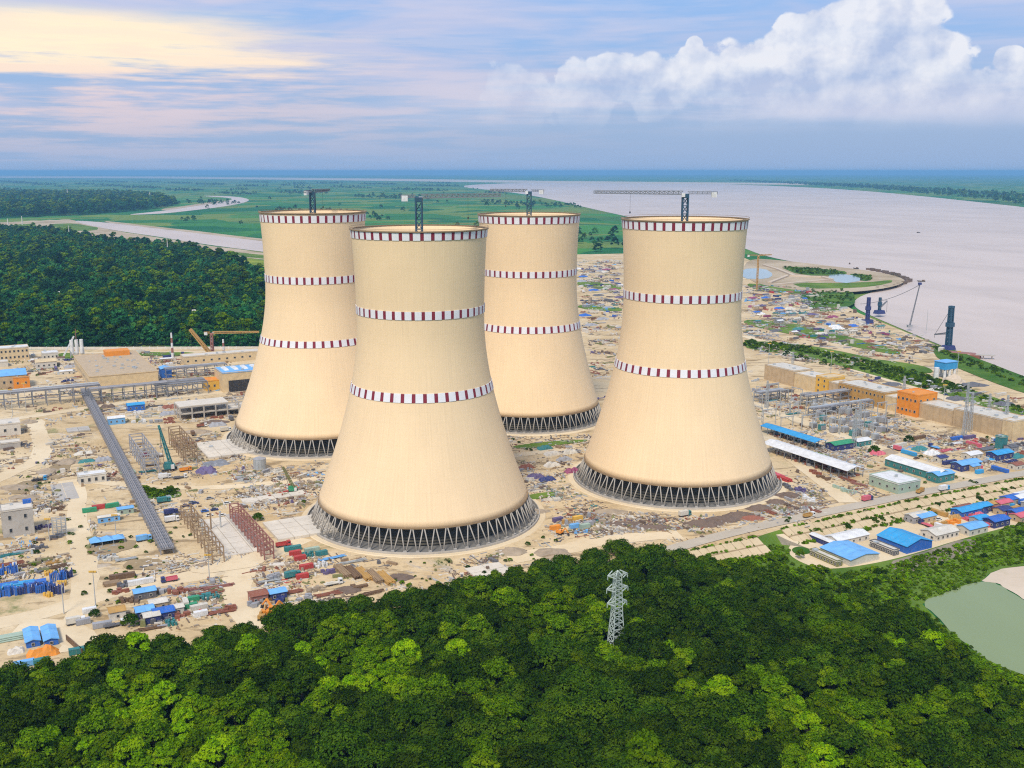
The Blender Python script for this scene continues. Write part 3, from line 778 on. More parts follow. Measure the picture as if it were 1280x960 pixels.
def trunk_mesh(seed, rad, hgt):
    r = random.Random(seed); mb = MB()
    zb = hgt * .42
    mb.cyl((0, 0, -.3), (r.uniform(-.3, .3), r.uniform(-.3, .3), zb), .95, 0, 7, .62)
    for k in range(6):
        a = k * 1.05 + r.uniform(-.3, .3); l = rad * r.uniform(.45, .7)
        mid = (l * .5 * math.cos(a), l * .5 * math.sin(a), zb + (hgt - zb) * .45)
        mb.cyl((0, 0, zb - .5), mid, .5, 0, 5, .32); mb.cyl(mid, (l * math.cos(a), l * math.sin(a), hgt * .84), .32, 0, 5, .12)
    return mb.mesh('trunk', 'bark')
KINDS = {}
def kind(key, mat, specs, nlobe, nleaf, leaf):
    KINDS[key] = []
    for i, (rad, hgt, flat) in enumerate(specs):
        s = 100 * len(KINDS) + i
        KINDS[key].append((crown_mesh('crown_' + key, s, rad, hgt, flat, nlobe, nleaf, leaf, mat), trunk_mesh(s, rad, hgt), rad, hgt))
kind('dark', 'leaf_dark', [(10.5, 14, .34), (9.5, 13, .38), (11.5, 14.5, .3), (8.5, 12.5, .42), (10, 15, .36)], 46, 95, .52)
kind('mid', 'leaf_mid', [(7.5, 14, .5), (8.2, 15, .46), (6.8, 13, .55), (7.2, 15.5, .5)], 40, 95, .5)
kind('lime', 'leaf_lime', [(6.2, 13.5, .55), (7.0, 14.5, .5), (5.4, 12, .6)], 36, 95, .5)
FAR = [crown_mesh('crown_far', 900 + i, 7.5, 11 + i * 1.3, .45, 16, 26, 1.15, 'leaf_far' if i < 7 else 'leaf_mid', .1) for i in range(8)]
REED = [crown_mesh('reed', 970 + i, 2.0, 2.2, .4, 12, 30, .32, ('leaf_reed', 'leaf_mid')[i % 2], .05) for i in range(4)]
BUSH = [crown_mesh('bush', 950 + i, 2.4, 2.6, .5, 14, 34, .30, ('leaf_mid', 'leaf_dark')[i % 2], .05) for i in range(4)]

FOREST = [(-60, 850), (0, 836), (30, 830), (60, 823), (105, 818), (118, 797), (170, 790), (250, 796), (275, 778), (330, 768), (380, 753), (470, 738), (520, 736), (600, 717), (640, 711), (700, 693), (735, 681), (780, 674), (815, 680),
          (850, 688), (900, 697), (945, 706), (985, 716), (1010, 732), (1050, 742), (1100, 736), (1128, 744), (1140, 760), (1185, 795), (1235, 830), (1290, 850), (1400, 930), (1500, 1150), (-300, 1150), (-200, 880)]
pts = []
cell = {}
def far_enough(x, y, d):
    cx_, cy_ = int(x // 12), int(y // 12)
    for i in (-1, 0, 1):
        for j in (-1, 0, 1):
            for (a, b_, e) in cell.get((cx_ + i, cy_ + j), ()):
                if (a - x) ** 2 + (b_ - y) ** 2 < (.5 * (d + e)) ** 2: return False
    cell.setdefault((cx_, cy_), []).append((x, y, d)); return True
rnd = random.Random(5)
def kmap(x, y):
    return math.sin(x * .021 + 1.7) * math.cos(y * .027 - x * .008 + .6) + .55 * math.sin(x * .055 + y * .043)
# hand-placed bright trees (crown top pixel, scale)
SPECIAL = [(808, 920, 1.45, 'bright lime-green tree at the bottom edge, right of centre'), (748, 752, .85, 'small bright yellow-green tree just left of the lattice pylon'),
           (170, 792, 1.25, 'bright green tree at the forest edge above the bottom left corner'), (310, 868 - 70, 1.15, 'lime tree in front of the container yard at the forest edge'),
           (272, 925, 1.2, 'rounded lime tree at the bottom edge, left of centre'), (205, 935, 1.0, 'small rounded lime tree at the bottom edge, near the left corner'),
           (345, 940, .9, 'low lime tree at the bottom edge, left of the middle'), (500, 845, 1.0, 'yellow-green tree amid the dark canopy left of the pylon'),
           (860, 850, .95, 'yellow-green tree amid the dark canopy right of the pylon'), (1010, 898, .7, 'small yellowing tree in the lower right forest')]
trees = []
def add_tree(px, py, kd, s, vi=None, minD=None, lab=None):
    vi = rnd.randrange(len(KINDS[kd])) if vi is None else vi
    _, _, rad, hgt = KINDS[kd][vi]
    g = G(px, py, LOW + hgt * s * .97)
    if minD is not None and not far_enough(g.x, g.y, minD * rad * s): return False
    if minD is None: far_enough(g.x, g.y, .9 * rad * s)
    trees.append((g.x, g.y, kd, vi, s, rnd.uniform(0, 6.283), lab)); return True
for px, py, s, lab in SPECIAL: add_tree(px, py, 'lime', s, None, None, lab)
for _ in range(60000):
    px = rnd.uniform(-120, 1420); py = rnd.uniform(672, 1080)
    if not inpoly(px, py, FOREST): continue
    if 748 < px < 794 and 765 < py < 805: continue
    g = G(px, py, LOW + 14); k = kmap(g.x, g.y) * .7 + rnd.uniform(-.85, .85) - (.3 if px > 850 else 0) + (.25 if px < 330 else 0) + (.4 if px < 480 and py > 790 else 0)
    if py < 800 and 350 < px < 900: k -= .5
    kd = 'lime' if k > .9 else ('mid' if k > .28 else 'dark')
    add_tree(px, py, kd, rnd.uniform(.78, 1.15), None, 1.22)
# the canopy as separate trees: the 300 that show largest; the rest of the wood is one mass
def vis(tr):
    x, y, kd, vi, s, rz, lab = tr
    px, py = PIX((x, y, LOW + KINDS[kd][vi][3] * s * .8))
    return -15 < px < 1295 and py < 985
def size(tr): return KINDS[tr[2]][tr[3]][2] * tr[4] / math.hypot(tr[0], tr[1], 200) + (1 if tr[6] else 0)
inview = sorted([tr for tr in trees if vis(tr)], key=size, reverse=True)
single, rest = inview[:300], inview[300:] + [tr for tr in trees if not vis(tr)]
KW = {'dark': 'dark green broad-crowned tree', 'mid': 'mid green round-crowned tree', 'lime': 'bright lime-green tree'}
ORDW = ['first', 'second', 'third', 'fourth', 'fifth', 'sixth', 'seventh', 'eighth', 'ninth', 'tenth', 'eleventh', 'twelfth', 'thirteenth', 'fourteenth', 'fifteenth', 'sixteenth', 'seventeenth', 'eighteenth', 'nineteenth']
def ordw(n):
    if n < 19: return ORDW[n]
    return ['twentieth', 'thirtieth', 'fortieth'][(n + 1) // 10 - 2] if (n + 1) % 10 == 0 else ['twenty', 'thirty', 'forty'][(n + 1) // 10 - 2] + '-' + ORDW[(n + 1) % 10 - 1]
TLAB = {}
trow = lambda t: PIX((t[0], t[1], LOW + KINDS[t[2]][t[3]][3] * t[4]))
byrow = sorted(single, key=lambda t: -trow(t)[1])
for r_ in range(0, len(byrow), 25):
    for k_, t in enumerate(sorted(byrow[r_:r_ + 25], key=lambda t: trow(t)[0])):
        TLAB[id(t)] = f'{KW[t[2]]}, {ordw(k_)} from left in the {ordw(r_ // 25)} forest row from the bottom'
for tr in single:
    x, y, kd, vi, s, rz, lab = tr
    cm, tm, rad, hgt = KINDS[kd][vi]
    px, py = PIX((x, y, LOW + hgt * s))
    lab = lab or TLAB[id(tr)]
    T = thing('forest_tree', lab, 'tree', (x, y, LOW + .1), rz, 'trees of the foreground forest')
    T.scale = (s, s, s * rnd.uniform(.93, 1.08))
    put('crown', cm, T); put('trunk', tm, T)

# masses of trees: one object each, instanced by geometry nodes
def scatter(name, label, cat, P, S, Z, meshes, IDX=None):
    cl = bpy.data.collections.new(name + '_kinds')
    for i, me in enumerate(meshes):
        cl.objects.link(bpy.data.objects.new('%s_kind_%02d' % (name, i), me))
    N = len(P)
    me = bpy.data.meshes.new(name); me.vertices.add(N); me.vertices.foreach_set('co', np.asarray(P, dtype=np.float32).ravel())
    for nm, val in (('scl', S), ('rot', Z)):
        a = me.attributes.new(nm, 'FLOAT', 'POINT'); a.data.foreach_set('value', np.asarray(val, dtype=np.float32))
    a = me.attributes.new('idx', 'INT', 'POINT'); a.data.foreach_set('value', np.asarray(IDX if IDX is not None else rng.integers(0, len(meshes), N), dtype=np.int32))
    o = put(name, me); tag(o, label, cat, kind='stuff')
    ng = bpy.data.node_groups.new(name, 'GeometryNodeTree')
    ng.interface.new_socket('Geometry', in_out='INPUT', socket_type='NodeSocketGeometry')
    ng.interface.new_socket('Geometry', in_out='OUTPUT', socket_type='NodeSocketGeometry')
    N_ = ng.nodes.new; LK = ng.links.new
    gi, go = N_('NodeGroupInput'), N_('NodeGroupOutput')
    iop = N_('GeometryNodeInstanceOnPoints'); ci = N_('GeometryNodeCollectionInfo')
    ci.inputs['Collection'].default_value = cl; ci.inputs['Separate Children'].default_value = True; ci.inputs['Reset Children'].default_value = True
    def na(nm, ty):
        n = N_('GeometryNodeInputNamedAttribute'); n.data_type = ty; n.inputs['Name'].default_value = nm; return n.outputs[0]
    cx_ = N_('ShaderNodeCombineXYZ'); LK(na('rot', 'FLOAT'), cx_.inputs[2])
    LK(gi.outputs[0], iop.inputs['Points']); LK(ci.outputs[0], iop.inputs['Instance'])
    iop.inputs['Pick Instance'].default_value = True
    LK(na('idx', 'INT'), iop.inputs['Instance Index']); LK(cx_.outputs[0], iop.inputs['Rotation']); LK(na('scl', 'FLOAT'), iop.inputs['Scale'])
    LK(iop.outputs[0], go.inputs[0])
    md = o.modifiers.new('scatter', 'NODES'); md.node_group = ng
    return o
ALLK = [(k, i) for k in KINDS for i in range(len(KINDS[k]))]
allm = [KINDS[k][i][0] for k, i in ALLK]
scatter('forest_remainder', 'remaining green trees of the foreground forest that merge into one canopy', 'forest', [(t[0], t[1], LOW + .1) for t in rest], [t[4] for t in rest], [t[5] for t in rest], allm,
        [ALLK.index((t[2], t[3])) for t in rest])
def fill(polys, sp, z=LOW, prob=None):
    out = []
    for poly in polys:
        W = [G(x, y, z) for x, y in poly]
        x0, x1 = min(p.x for p in W), max(p.x for p in W); y0, y1 = min(p.y for p in W), max(p.y for p in W)
        WP = [(p.x, p.y) for p in W]
        for i in range(int((x1 - x0) / sp) + 1):
            for j in range(int((y1 - y0) / sp) + 1):
                x = x0 + (i + rnd.random()) * sp; y = y0 + (j + rnd.random()) * sp
                if abs(x) > .56 * y + 40: continue
                if inpoly(x, y, WP) and (prob is None or rnd.random() < prob(x, y)): out.append((x, y, z))
    return out
P = fill([[(-80, 286), (60, 290), (95, 297), (170, 309), (230, 312), (285, 326), (325, 345), (420, 390), (420, 424), (330, 434.5), (-120, 435.5)]], 10.5)
scatter('far_forest', 'dense dark green forest behind the site at the left', 'forest', P, [rnd.lognormvariate(-.05, .25) for _ in P], [rnd.uniform(0, 6.28) for _ in P], FAR)
P = fill([[(-80, 244), (60, 244.5), (150, 244), (200, 250), (222, 256), (190, 262), (110, 269), (-80, 276)]], 34)
scatter('distant_wood', 'dark blue-green wood beyond the winding river channel', 'forest', P, [rnd.uniform(2.0, 3.0) for _ in P], [rnd.uniform(0, 6.28) for _ in P], FAR)
P = fill([[(-80, 226), (560, 229), (700, 254), (790, 274), (790, 316), (330, 300), (100, 270), (-80, 243)]], 70, prob=lambda x, y: .75 if math.sin(x * .0026 + 1) * math.cos(y * .0019) + .5 * math.sin(x * .007 + y * .004) > .72 else .008)
scatter('field_trees', 'scattered tree belts on the green plain beyond the towers', 'trees', P, [rnd.uniform(.9, 1.8) for _ in P], [rnd.uniform(0, 6.28) for _ in P], FAR)
P = fill([[(905, 226), (1000, 229), (1100, 233), (1290, 245), (1290, 257), (1200, 247), (1090, 236.5), (1000, 231)]], 90)
scatter('far_bank_trees', 'blue hazy line of trees on the opposite river bank', 'trees', P, [rnd.uniform(1.3, 2.2) for _ in P], [rnd.uniform(0, 6.28) for _ in P], FAR)
# shrubs and reeds on the banks at the right
P = fill([[(1105, 715), (1200, 684), (1290, 652), (1420, 620), (1420, 680), (1290, 702), (1236, 710), (1215, 726), (1165, 742), (1140, 758)]], 4.4, LOW, lambda x, y: .06 + .2 * (math.sin(x * .08) * math.cos(y * .1) > .1))
P += fill([[(985, 700), (1050, 720), (1110, 712), (1140, 740), (1130, 760), (1000, 735), (900, 712), (860, 700), (950, 700)]], 4.0, LOW, lambda x, y: .3)
P += fill([[(1160, 432), (1206, 446), (1295, 478), (1295, 488), (1200, 455)]], 5, 0.1, lambda x, y: .45)
P += fill([[(930, 426), (1000, 433), (1140, 464), (1290, 514), (1290, 524), (1120, 476), (930, 436)]], 4.5, 0.1, lambda x, y: .75 if math.sin(x * .05 + y * .03) + math.sin(x * .021 - y * .013) > -.1 else .12)
P += fill([[(1005, 364), (1060, 360), (1068, 376), (1030, 388), (1004, 376)]], 7, 0.1, lambda x, y: .3)
P += fill([[(975, 333), (1045, 338), (1055, 343), (1002, 343)], [(1064, 342), (1088, 345), (1090, 350), (1076, 351)]], 8, LOW + 5.6, lambda x, y: .8)
P += fill([[(174, 613.5), (224, 612.5), (226, 620), (177, 622)]], 3, .1, lambda x, y: .8)
P += fill([[(1000, 668), (1140, 639), (1290, 606), (1290, 611), (1140, 646), (1010, 674)]], 3.0, LOW, lambda x, y: .55)
scatter('bank_shrubs', 'green shrubs and reeds covering the slopes and banks', 'shrubs', P, [rnd.uniform(.6, 1.5) for _ in P], [rnd.uniform(0, 6.28) for _ in P], BUSH)

P = fill([[(1108, 708), (1200, 680), (1290, 650), (1420, 620), (1420, 690), (1290, 704), (1240, 711), (1222, 728), (1180, 742), (1150, 754), (1120, 735)], [(985, 704), (1050, 717), (1108, 708), (1135, 740), (1145, 762), (1050, 745), (960, 720), (880, 702), (850, 696), (940, 696)]], 2.1, LOW, lambda x, y: .8)
P += fill([[(940, 676), (960, 676), (988, 690), (984, 706), (940, 704), (880, 700), (905, 690)]], 2.0, LOW, lambda x, y: .85)
P += fill([[(1140, 752), (1165, 770), (1200, 800), (1240, 830), (1300, 852), (1300, 862), (1230, 840), (1180, 800), (1140, 765)]], 2.3, LOW)
for run in RAIL:
    W_ = [G(x, y, 0) for x, y in run]
    for a, b_ in zip(W_, W_[1:]):
        for k in range(int((b_ - a).length / 1.1)):
            q = a.lerp(b_, rnd.random()); d = (b_ - a).normalized(); o_ = Vector((d.y, -d.x, 0))
            if rnd.random() < .75: q = q + o_ * rnd.uniform(.2, 1.2); P.append((q.x, q.y, -.05))
            else: q = a.lerp(b_, rnd.random()) + o_ * rnd.uniform(5.6, 6.8); P.append((q.x, q.y, -2.4))
for run in RAIL[1:]:
    W_ = [G(x, y, 0) for x, y in run]
    for a, b_ in zip(W_, W_[1:]):
        d = (b_ - a).normalized(); o_ = Vector((d.y, -d.x, 0))
        for k in range(int((b_ - a).length * 1.6)):
            q = a.lerp(b_, rnd.random()) + o_ * rnd.uniform(12.6, 17.0); P.append((q.x, q.y, LOW + .1))
scatter('tall_grass', 'bright tall grass and reeds around the pond and along the road edge', 'grass', P, [rnd.uniform(.3, .75) for _ in P], [rnd.uniform(0, 6.28) for _ in P], REED)
# ------------------------------------------------------------------ building site: helpers
TH = R(28.5)                                              # the site grid
GBv, GAv = Vector((math.cos(TH), math.sin(TH), 0)), Vector((-math.sin(TH), math.cos(TH), 0))
_bylab = {}
def auto(o, base, px):
    """label by look and place; look-alikes are told apart by their order from the left"""
    _bylab.setdefault(base, []).append((px, o))
ORD = ['leftmost', 'second from left', 'third from left', 'fourth from left', 'fifth from left', 'sixth from left', 'seventh from left', 'eighth from left', 'ninth from left', 'tenth from left', 'eleventh from left', 'twelfth from left']
def finish_labels():
    for base, lst in _bylab.items():
        lst.sort(key=lambda t: t[0])
        for i, (px, o) in enumerate(lst):
            if len(lst) == 1: lab = base
            elif i == len(lst) - 1: lab = base + ', rightmost'
            elif i < len(ORD): lab = base + ', ' + ORD[i]
            else: lab = base + ', farther right in the row'
            tag(o, lab)
def foot(px, py, a, b, z=0.0):
    """footprint centre from the pixel of its leftmost ground corner"""
    return G(px, py, z) + GBv * (a / 2) - GAv * (b / 2)
_WIN = {}
def win_mesh(w, h, wm='glass', fm='concrete'):
    k = (w, h, wm, fm)
    if k not in _WIN:
        _WIN[k] = (MB().box((0, -.03, 0), (w, .1, h)).mesh('pane', wm), MB().box((-w / 2, -.06, -.1), (.16, .22, h + .2)).box((w / 2, -.06, -.1), (.16, .22, h + .2)).box((0, -.06, -.16), (w, .3, .14)).box((0, -.06, h), (w, .2, .14)).mesh('frame', fm))
    return _WIN[k]
def window(T, c, rz, w, h, wm='glass', fm='concrete'):
    p, f = win_mesh(w, h, wm, fm)
    o = put('window', p, T, c, rz); put('frame', f, o)
def building(name, label, cat, px, py, a, b, h, wall, roof, kind='flat', win=None, z=0.0, group=None, opening=None, over=.5, rise=None, extra=None):
    """a along the grid (right and away), b across it (right and towards us); win = (storeys, per a-face, per b-face, w, h)"""
    T = thing(name, label, cat, foot(px, py, a, b, z), TH, group)
    mb = MB().box((0, 0, 0), (a, b, h)); ew = mb.build('wall', wall, T)
    if kind == 'flat':
        MB().box((0, 0, h + .01), (a + over, b + over, .5)).build('roof', roof, T)
        pr = MB()
        for s in (-1, 1): pr.box((0, s * (b / 2 + over / 2 - .2), h + .51), (a + over, .3, .5)).box((s * (a / 2 + over / 2 - .2), 0, h + .51), (.3, b + over - .9, .5))
        pr.build('parapet', wall, T)
        ru = MB(); rr = random.Random(int(px * 7 + py))
        for _ in range(max(1, int(a * b / 260))):
            ru.box((rr.uniform(-.35, .35) * a, rr.uniform(-.35, .35) * b, h + .5), (rr.uniform(1, 3), rr.uniform(1, 3), rr.uniform(.6, 1.8)))
        ru.build('roof_vents', 'galv', T)['kind'] = 'stuff'
    else:
        ax = 0.0 if a >= b else math.pi / 2
        L0, W0 = max(a, b), min(a, b); ri = rise or W0 * .16
        MB().gable((0, 0, h), (L0, W0, 0), ri, ax, over, 0, .2).build('roof', roof, T)
        g = MB()
        for s in (-1, 1):
            v = [Vector((s * L0 / 2, -W0 / 2, h)), Vector((s * L0 / 2, W0 / 2, h)), Vector((s * L0 / 2, 0, h + ri))]
            if ax: v = [Vector((-q.y, q.x, q.z)) for q in v]
            g.poly(v)
        g.build('gable_wall', wall, T)
        sm = MB(); k = max(2, int(L0 / 5))
        for i in range(k + 1):
            x = -L0 / 2 + L0 * i / k
            for s in (-1, 1):
                p0, p1 = Vector((x, s * (W0 / 2 + over * .9), h + .24 - ri * over / W0)), Vector((x, s * .1, h + ri + .2))
                if ax: p0, p1 = Vector((-p0.y, p0.x, p0.z)), Vector((-p1.y, p1.x, p1.z))
                sm.beam(p0, p1, .16, .2)
        sm.build('roof_ribs', roof, T)['kind'] = 'stuff'
    if win:
        st, na, nb, w, hh = win
        for s in range(st):
            zb = h * (s + .5) / st - hh / 2
            for i in range(na): window(T, (-a / 2 + a * (i + .5) / na, -b / 2 - .02, zb), 0, w, hh)
            for i in range(nb): window(T, (-a / 2 - .02, -b / 2 + b * (i + .5) / nb, zb), -math.pi / 2, w, hh)
    if opening:
        f, c, w, hh = opening                                # face, offset, width, height of an open bay, its shade a black panel
        if f == 'a': MB().box((c, -b / 2 - .05, .05), (w, .2, hh)).build('bay_shade', 'black', T)
        else: MB().box((-a / 2 - .05, c, .05), (.2, w, hh)).build('bay_shade', 'black', T)
    return T

def open_shed(name, label, px, py, a, b, h, roof, z=0.0, group=None):
    T = thing(name, label, 'shed', foot(px, py, a, b, z), TH, group)
    ax = 0.0 if a >= b else math.pi / 2; L0, W0 = max(a, b), min(a, b); ri = W0 * .14
    MB().gable((0, 0, h), (L0, W0, 0), ri, ax, .6, 0, .2).build('roof', roof, T)
    k = max(2, int(L0 / 7)); pm = MB().box((0, 0, 0), (.4, .4, h)).mesh('post', 'steel')
    sm = MB()
    for i in range(k + 1):
        for s in (-1, 1):
            x, y = -L0 / 2 + L0 * i / k, s * (W0 / 2 - .3)
            put('post', pm, T, (-y, x, 0) if ax else (x, y, 0))
            p0, p1 = Vector((x, s * (W0 / 2 + .5), h + .26)), Vector((x, s * .1, h + ri + .22))
            if ax: p0, p1 = Vector((-p0.y, p0.x, p0.z)), Vector((-p1.y, p1.x, p1.z))
            sm.beam(p0, p1, .25, .12)
    sm.build('roof_seams', roof, T)['kind'] = 'stuff'
    st = MB(); rr = random.Random(int(px))
    for i in range(int(L0 * W0 / 14)):
        x, y = rr.uniform(-.47, .47) * L0, rr.uniform(-.42, .42) * W0
        st.box(((-y, x, .01 * i % .1) if ax else (x, y, .01 * i % .1)), (rr.uniform(1, 3), rr.uniform(1, 3), rr.uniform(.5, 2)), 0, i % 3)
    st.build('stored_goods', ['darkrubble', 'rust', 'grey'], T)['kind'] = 'stuff'
    return T

_CT = {}
def container(px, py, rz, colr, base, ln=12.2, z=0.0, zone=''):
    k = (colr, ln)
    if k not in _CT:
        mb = MB().box((0, 0, .15), (ln, 2.35, 2.45))
        for i in range(int(ln / .9)):
            x = -ln / 2 + .5 + i * .9
            mb.box((x, 0, .3), (.4, 2.44, 2.1))
        for sx in (-1, 1):
            for sy in (-1, 1): mb.box((sx * (ln / 2 - .08), sy * 1.14, 0), (.2, .2, 2.66))
        _CT[k] = (mb.mesh('body', colr), MB().box((ln / 2 + .03, -.58, .25), (.06, 1.1, 2.25)).box((ln / 2 + .03, .58, .25), (.06, 1.1, 2.25)).beam((ln / 2 + .1, -.3, .3), (ln / 2 + .1, -.3, 2.5), .06).beam((ln / 2 + .1, .3, .3), (ln / 2 + .1, .3, 2.5), .06).mesh('door', colr))
    T = thing('shipping_container', None, 'container', G(px, py, z), rz, 'shipping containers ' + zone)
    put('body', _CT[k][0], T); put('door', _CT[k][1], T)
    auto(T, base, px); return T
_VH = {}
def wheels(T, xs, r, tr, key):
    if ('w', r) not in _VH: _VH[('w', r)] = MB().cyl((0, -.18, 0), (0, .18, 0), 2 * r, 0, 10).mesh('wheel', 'black')
    for x in xs:
        for s in (-1, 1): put('wheel', _VH[('w', r)], T, (x, s * tr, r))
def truck(px, py, rz, cab, bed, base, z=0.0, form='tipper'):
    k = ('t', cab, bed, form)
    if k not in _VH:
        c = MB().box((3.1, 0, .7), (1.9, 2.4, 2.3), 0, 0, .94).box((3.0, 0, .55), (2.2, 2.3, .5))
        g = MB().box((4.03, 0, 1.75), (.12, 2.0, .9)).box((3.2, 0, 1.75), (1.2, 2.36, .8))
        ch = MB().box((-.4, 0, .6), (7.6, 1.0, .35))
        if form == 'tipper':
            b = MB().box((-1.1, 0, .98), (5.6, 2.4, .2))
            for s in (-1, 1): b.box((-1.1, s * 1.15, 1.18), (5.6, .12, 1.3))
            b.box((1.65, 0, 1.18), (.12, 2.2, 1.5)).box((-3.85, 0, 1.18), (.12, 2.2, 1.2))
            b.box((-1.1, 0, 1.18), (5.2, 2.1, .7), 0, 0, .7)
        elif form == 'box': b = MB().box((-1.1, 0, .98), (5.9, 2.45, 2.5)).box((-1.1, 0, 3.48), (5.95, 2.5, .08))
        else: b = MB().box((-1.6, 0, .98), (7.4, 2.45, .3)).box((-2.2, 0, 1.28), (4.5, 1.6, .6), 0, 0, .8)
        _VH[k] = [x.mesh(n, m_) for x, n, m_ in ((c, 'cab', cab), (g, 'windows', 'glass'), (ch, 'chassis', 'black'), (b, 'load_bed', bed))]
    T = thing('truck', None, 'truck', G(px, py, z), rz, 'trucks on the site')
    for me in _VH[k]: put(me.name.split('.')[0], me, T)
    wheels(T, (2.9, -1.8, -3.1), .52, 1.0, k); auto(T, base, px); return T
def car(px, py, rz, colr, base, z=0.0):
    k = ('c', colr)
    if k not in _VH:
        b = MB().box((0, 0, .35), (4.5, 1.8, .6), 0, 0, .97); cb = MB().box((-.25, 0, .95), (2.7, 1.6, .6), 0, 0, .78); rf = MB().box((-.25, 0, 1.56), (2.0, 1.2, .06))
        _VH[k] = [b.mesh('body', colr), cb.mesh('windows', 'glass'), rf.mesh('roof', colr)]
    T = thing('car', None, 'car', G(px, py, z), rz, 'parked cars and vans')
    for me in _VH[k]: put(me.name.split('.')[0], me, T)
    wheels(T, (1.4, -1.4), .33, .82, k); auto(T, base, px); return T
def excavator(px, py, rz, colr, base, z=0.0, s=1.0):
    T = thing('excavator', None, 'excavator', G(px, py, z), rz, 'excavators'); T.scale = (s, s, s)
    for q in (-1, 1): MB().box((0, q * 1.2, .1), (4.2, .7, .9), 0, 0, .85).build('track', 'black', T)
    MB().box((-.6, 0, 1.05), (3.6, 2.6, 1.3)).box((-1.9, 0, 1.2), (1.0, 2.5, 1.5)).build('engine_house', colr, T)
    cb = MB().box((1.0, .8, 1.1), (1.6, 1.1, 2.0), 0, 0, .9).build('cab', colr, T)
    MB().box((1.15, .8, 1.9), (1.5, 1.16, .9)).build('windows', 'glass', cb)
    MB().beam((1.3, -.2, 1.6), (4.0, -.2, 5.0), .6, .7).build('boom', colr, T)
    MB().beam((4.0, -.2, 5.0), (6.2, -.2, 2.2), .5, .5).build('stick', colr, T)
    MB().box((6.3, -.2, .9), (1.1, 1.3, 1.2), 0, 0, .7).build('bucket', 'black', T)
    auto(T, base, px); return T
def crawler_crane(label, px, py, top_px, top_py, colr, bcol, s=1.0, z=0.0):
    p = G(px, py, z); T = thing('crawler_crane', label, 'crane', p, 0, 'crawler cranes')
    for q in (-1, 1): MB().box((0, q * 2.4 * s, .1), (7.5 * s, 1.2 * s, 1.3 * s), TH, 0, .9).build('track', 'black', T)
    MB().box((0, 0, 1.4 * s), (6.2 * s, 4.2 * s, 2.6 * s), TH).box((-1, 0, 4.0 * s), (3.5 * s, 3.0 * s, 1.2 * s), TH).build('engine_house', colr, T)
    MB().box((2.5 * s, -1.6 * s, 1.6 * s), (1.8 * s, 1.5 * s, 2.4 * s), TH).build('cab', 'white', T)
    h = zrow(p.x, p.y, lambda q: 0, top_py)
    d = (h - 3 - z)
    tip = Vector(((top_px - px) * math.hypot(p.length, 0) / FPX, d * .12, d))
    lattice(MB(), (1.2 * s, 0, 3 * s), tip, 1.8 * s, max(8, int(d / 4)), t=.4 * s, t2=.24 * s, w1=.8).build('boom', bcol, T)
    MB().beam(tip, (-3 * s, 0, 5 * s), .18).beam(tip + Vector((.6, -.6, 0)), tip + Vector((.6, -.6, -d * .55)), .14).build('cables', 'black', T)
    return T
def heap_mesh(name, seed, mats, rx, ry, h, n=14, rough=.35):
    r = random.Random(seed); mb = MB(); rings = 5; V = []
    for k in range(rings):
        t = k / rings
        for i in range(n):
            a = 2 * math.pi * i / n; q = (1 - t) * (1 + r.uniform(-rough, rough) * .5)
            V.append((rx * q * math.cos(a), ry * q * math.sin(a), -.15 + h * (math.sin(t * 1.5) + r.uniform(-.12, .12) * (k > 0))))
    V.append((0, 0, h))
    mb.v = V
    for k in range(rings - 1):
        for i in range(n):
            j = (i + 1) % n; mb.f.append((k * n + i, k * n + j, (k + 1) * n + j, (k + 1) * n + i)); mb.m.append(0)
    for i in range(n): mb.f.append(((rings - 1) * n + i, (rings - 1) * n + (i + 1) % n, rings * n)); mb.m.append(0)
    return mb.mesh(name, mats)
_HP = {}
def heap(px, py, rx, ry, h, mat, base, z=0.0, name='spoil_heap', cat='heap', rz=0.0):
    k = (mat, random.randrange(3), round(rx / ry))
    if k not in _HP: _HP[k] = heap_mesh(name, len(_HP) + 3, mat, 1, 1, 1)
    o = put(name, _HP[k], None, G(px, py, z), rz); o.scale = (rx, ry, h)
    tag(o, None, cat, 'heaps of material'); auto(o, base, px); return o
_ST = {}
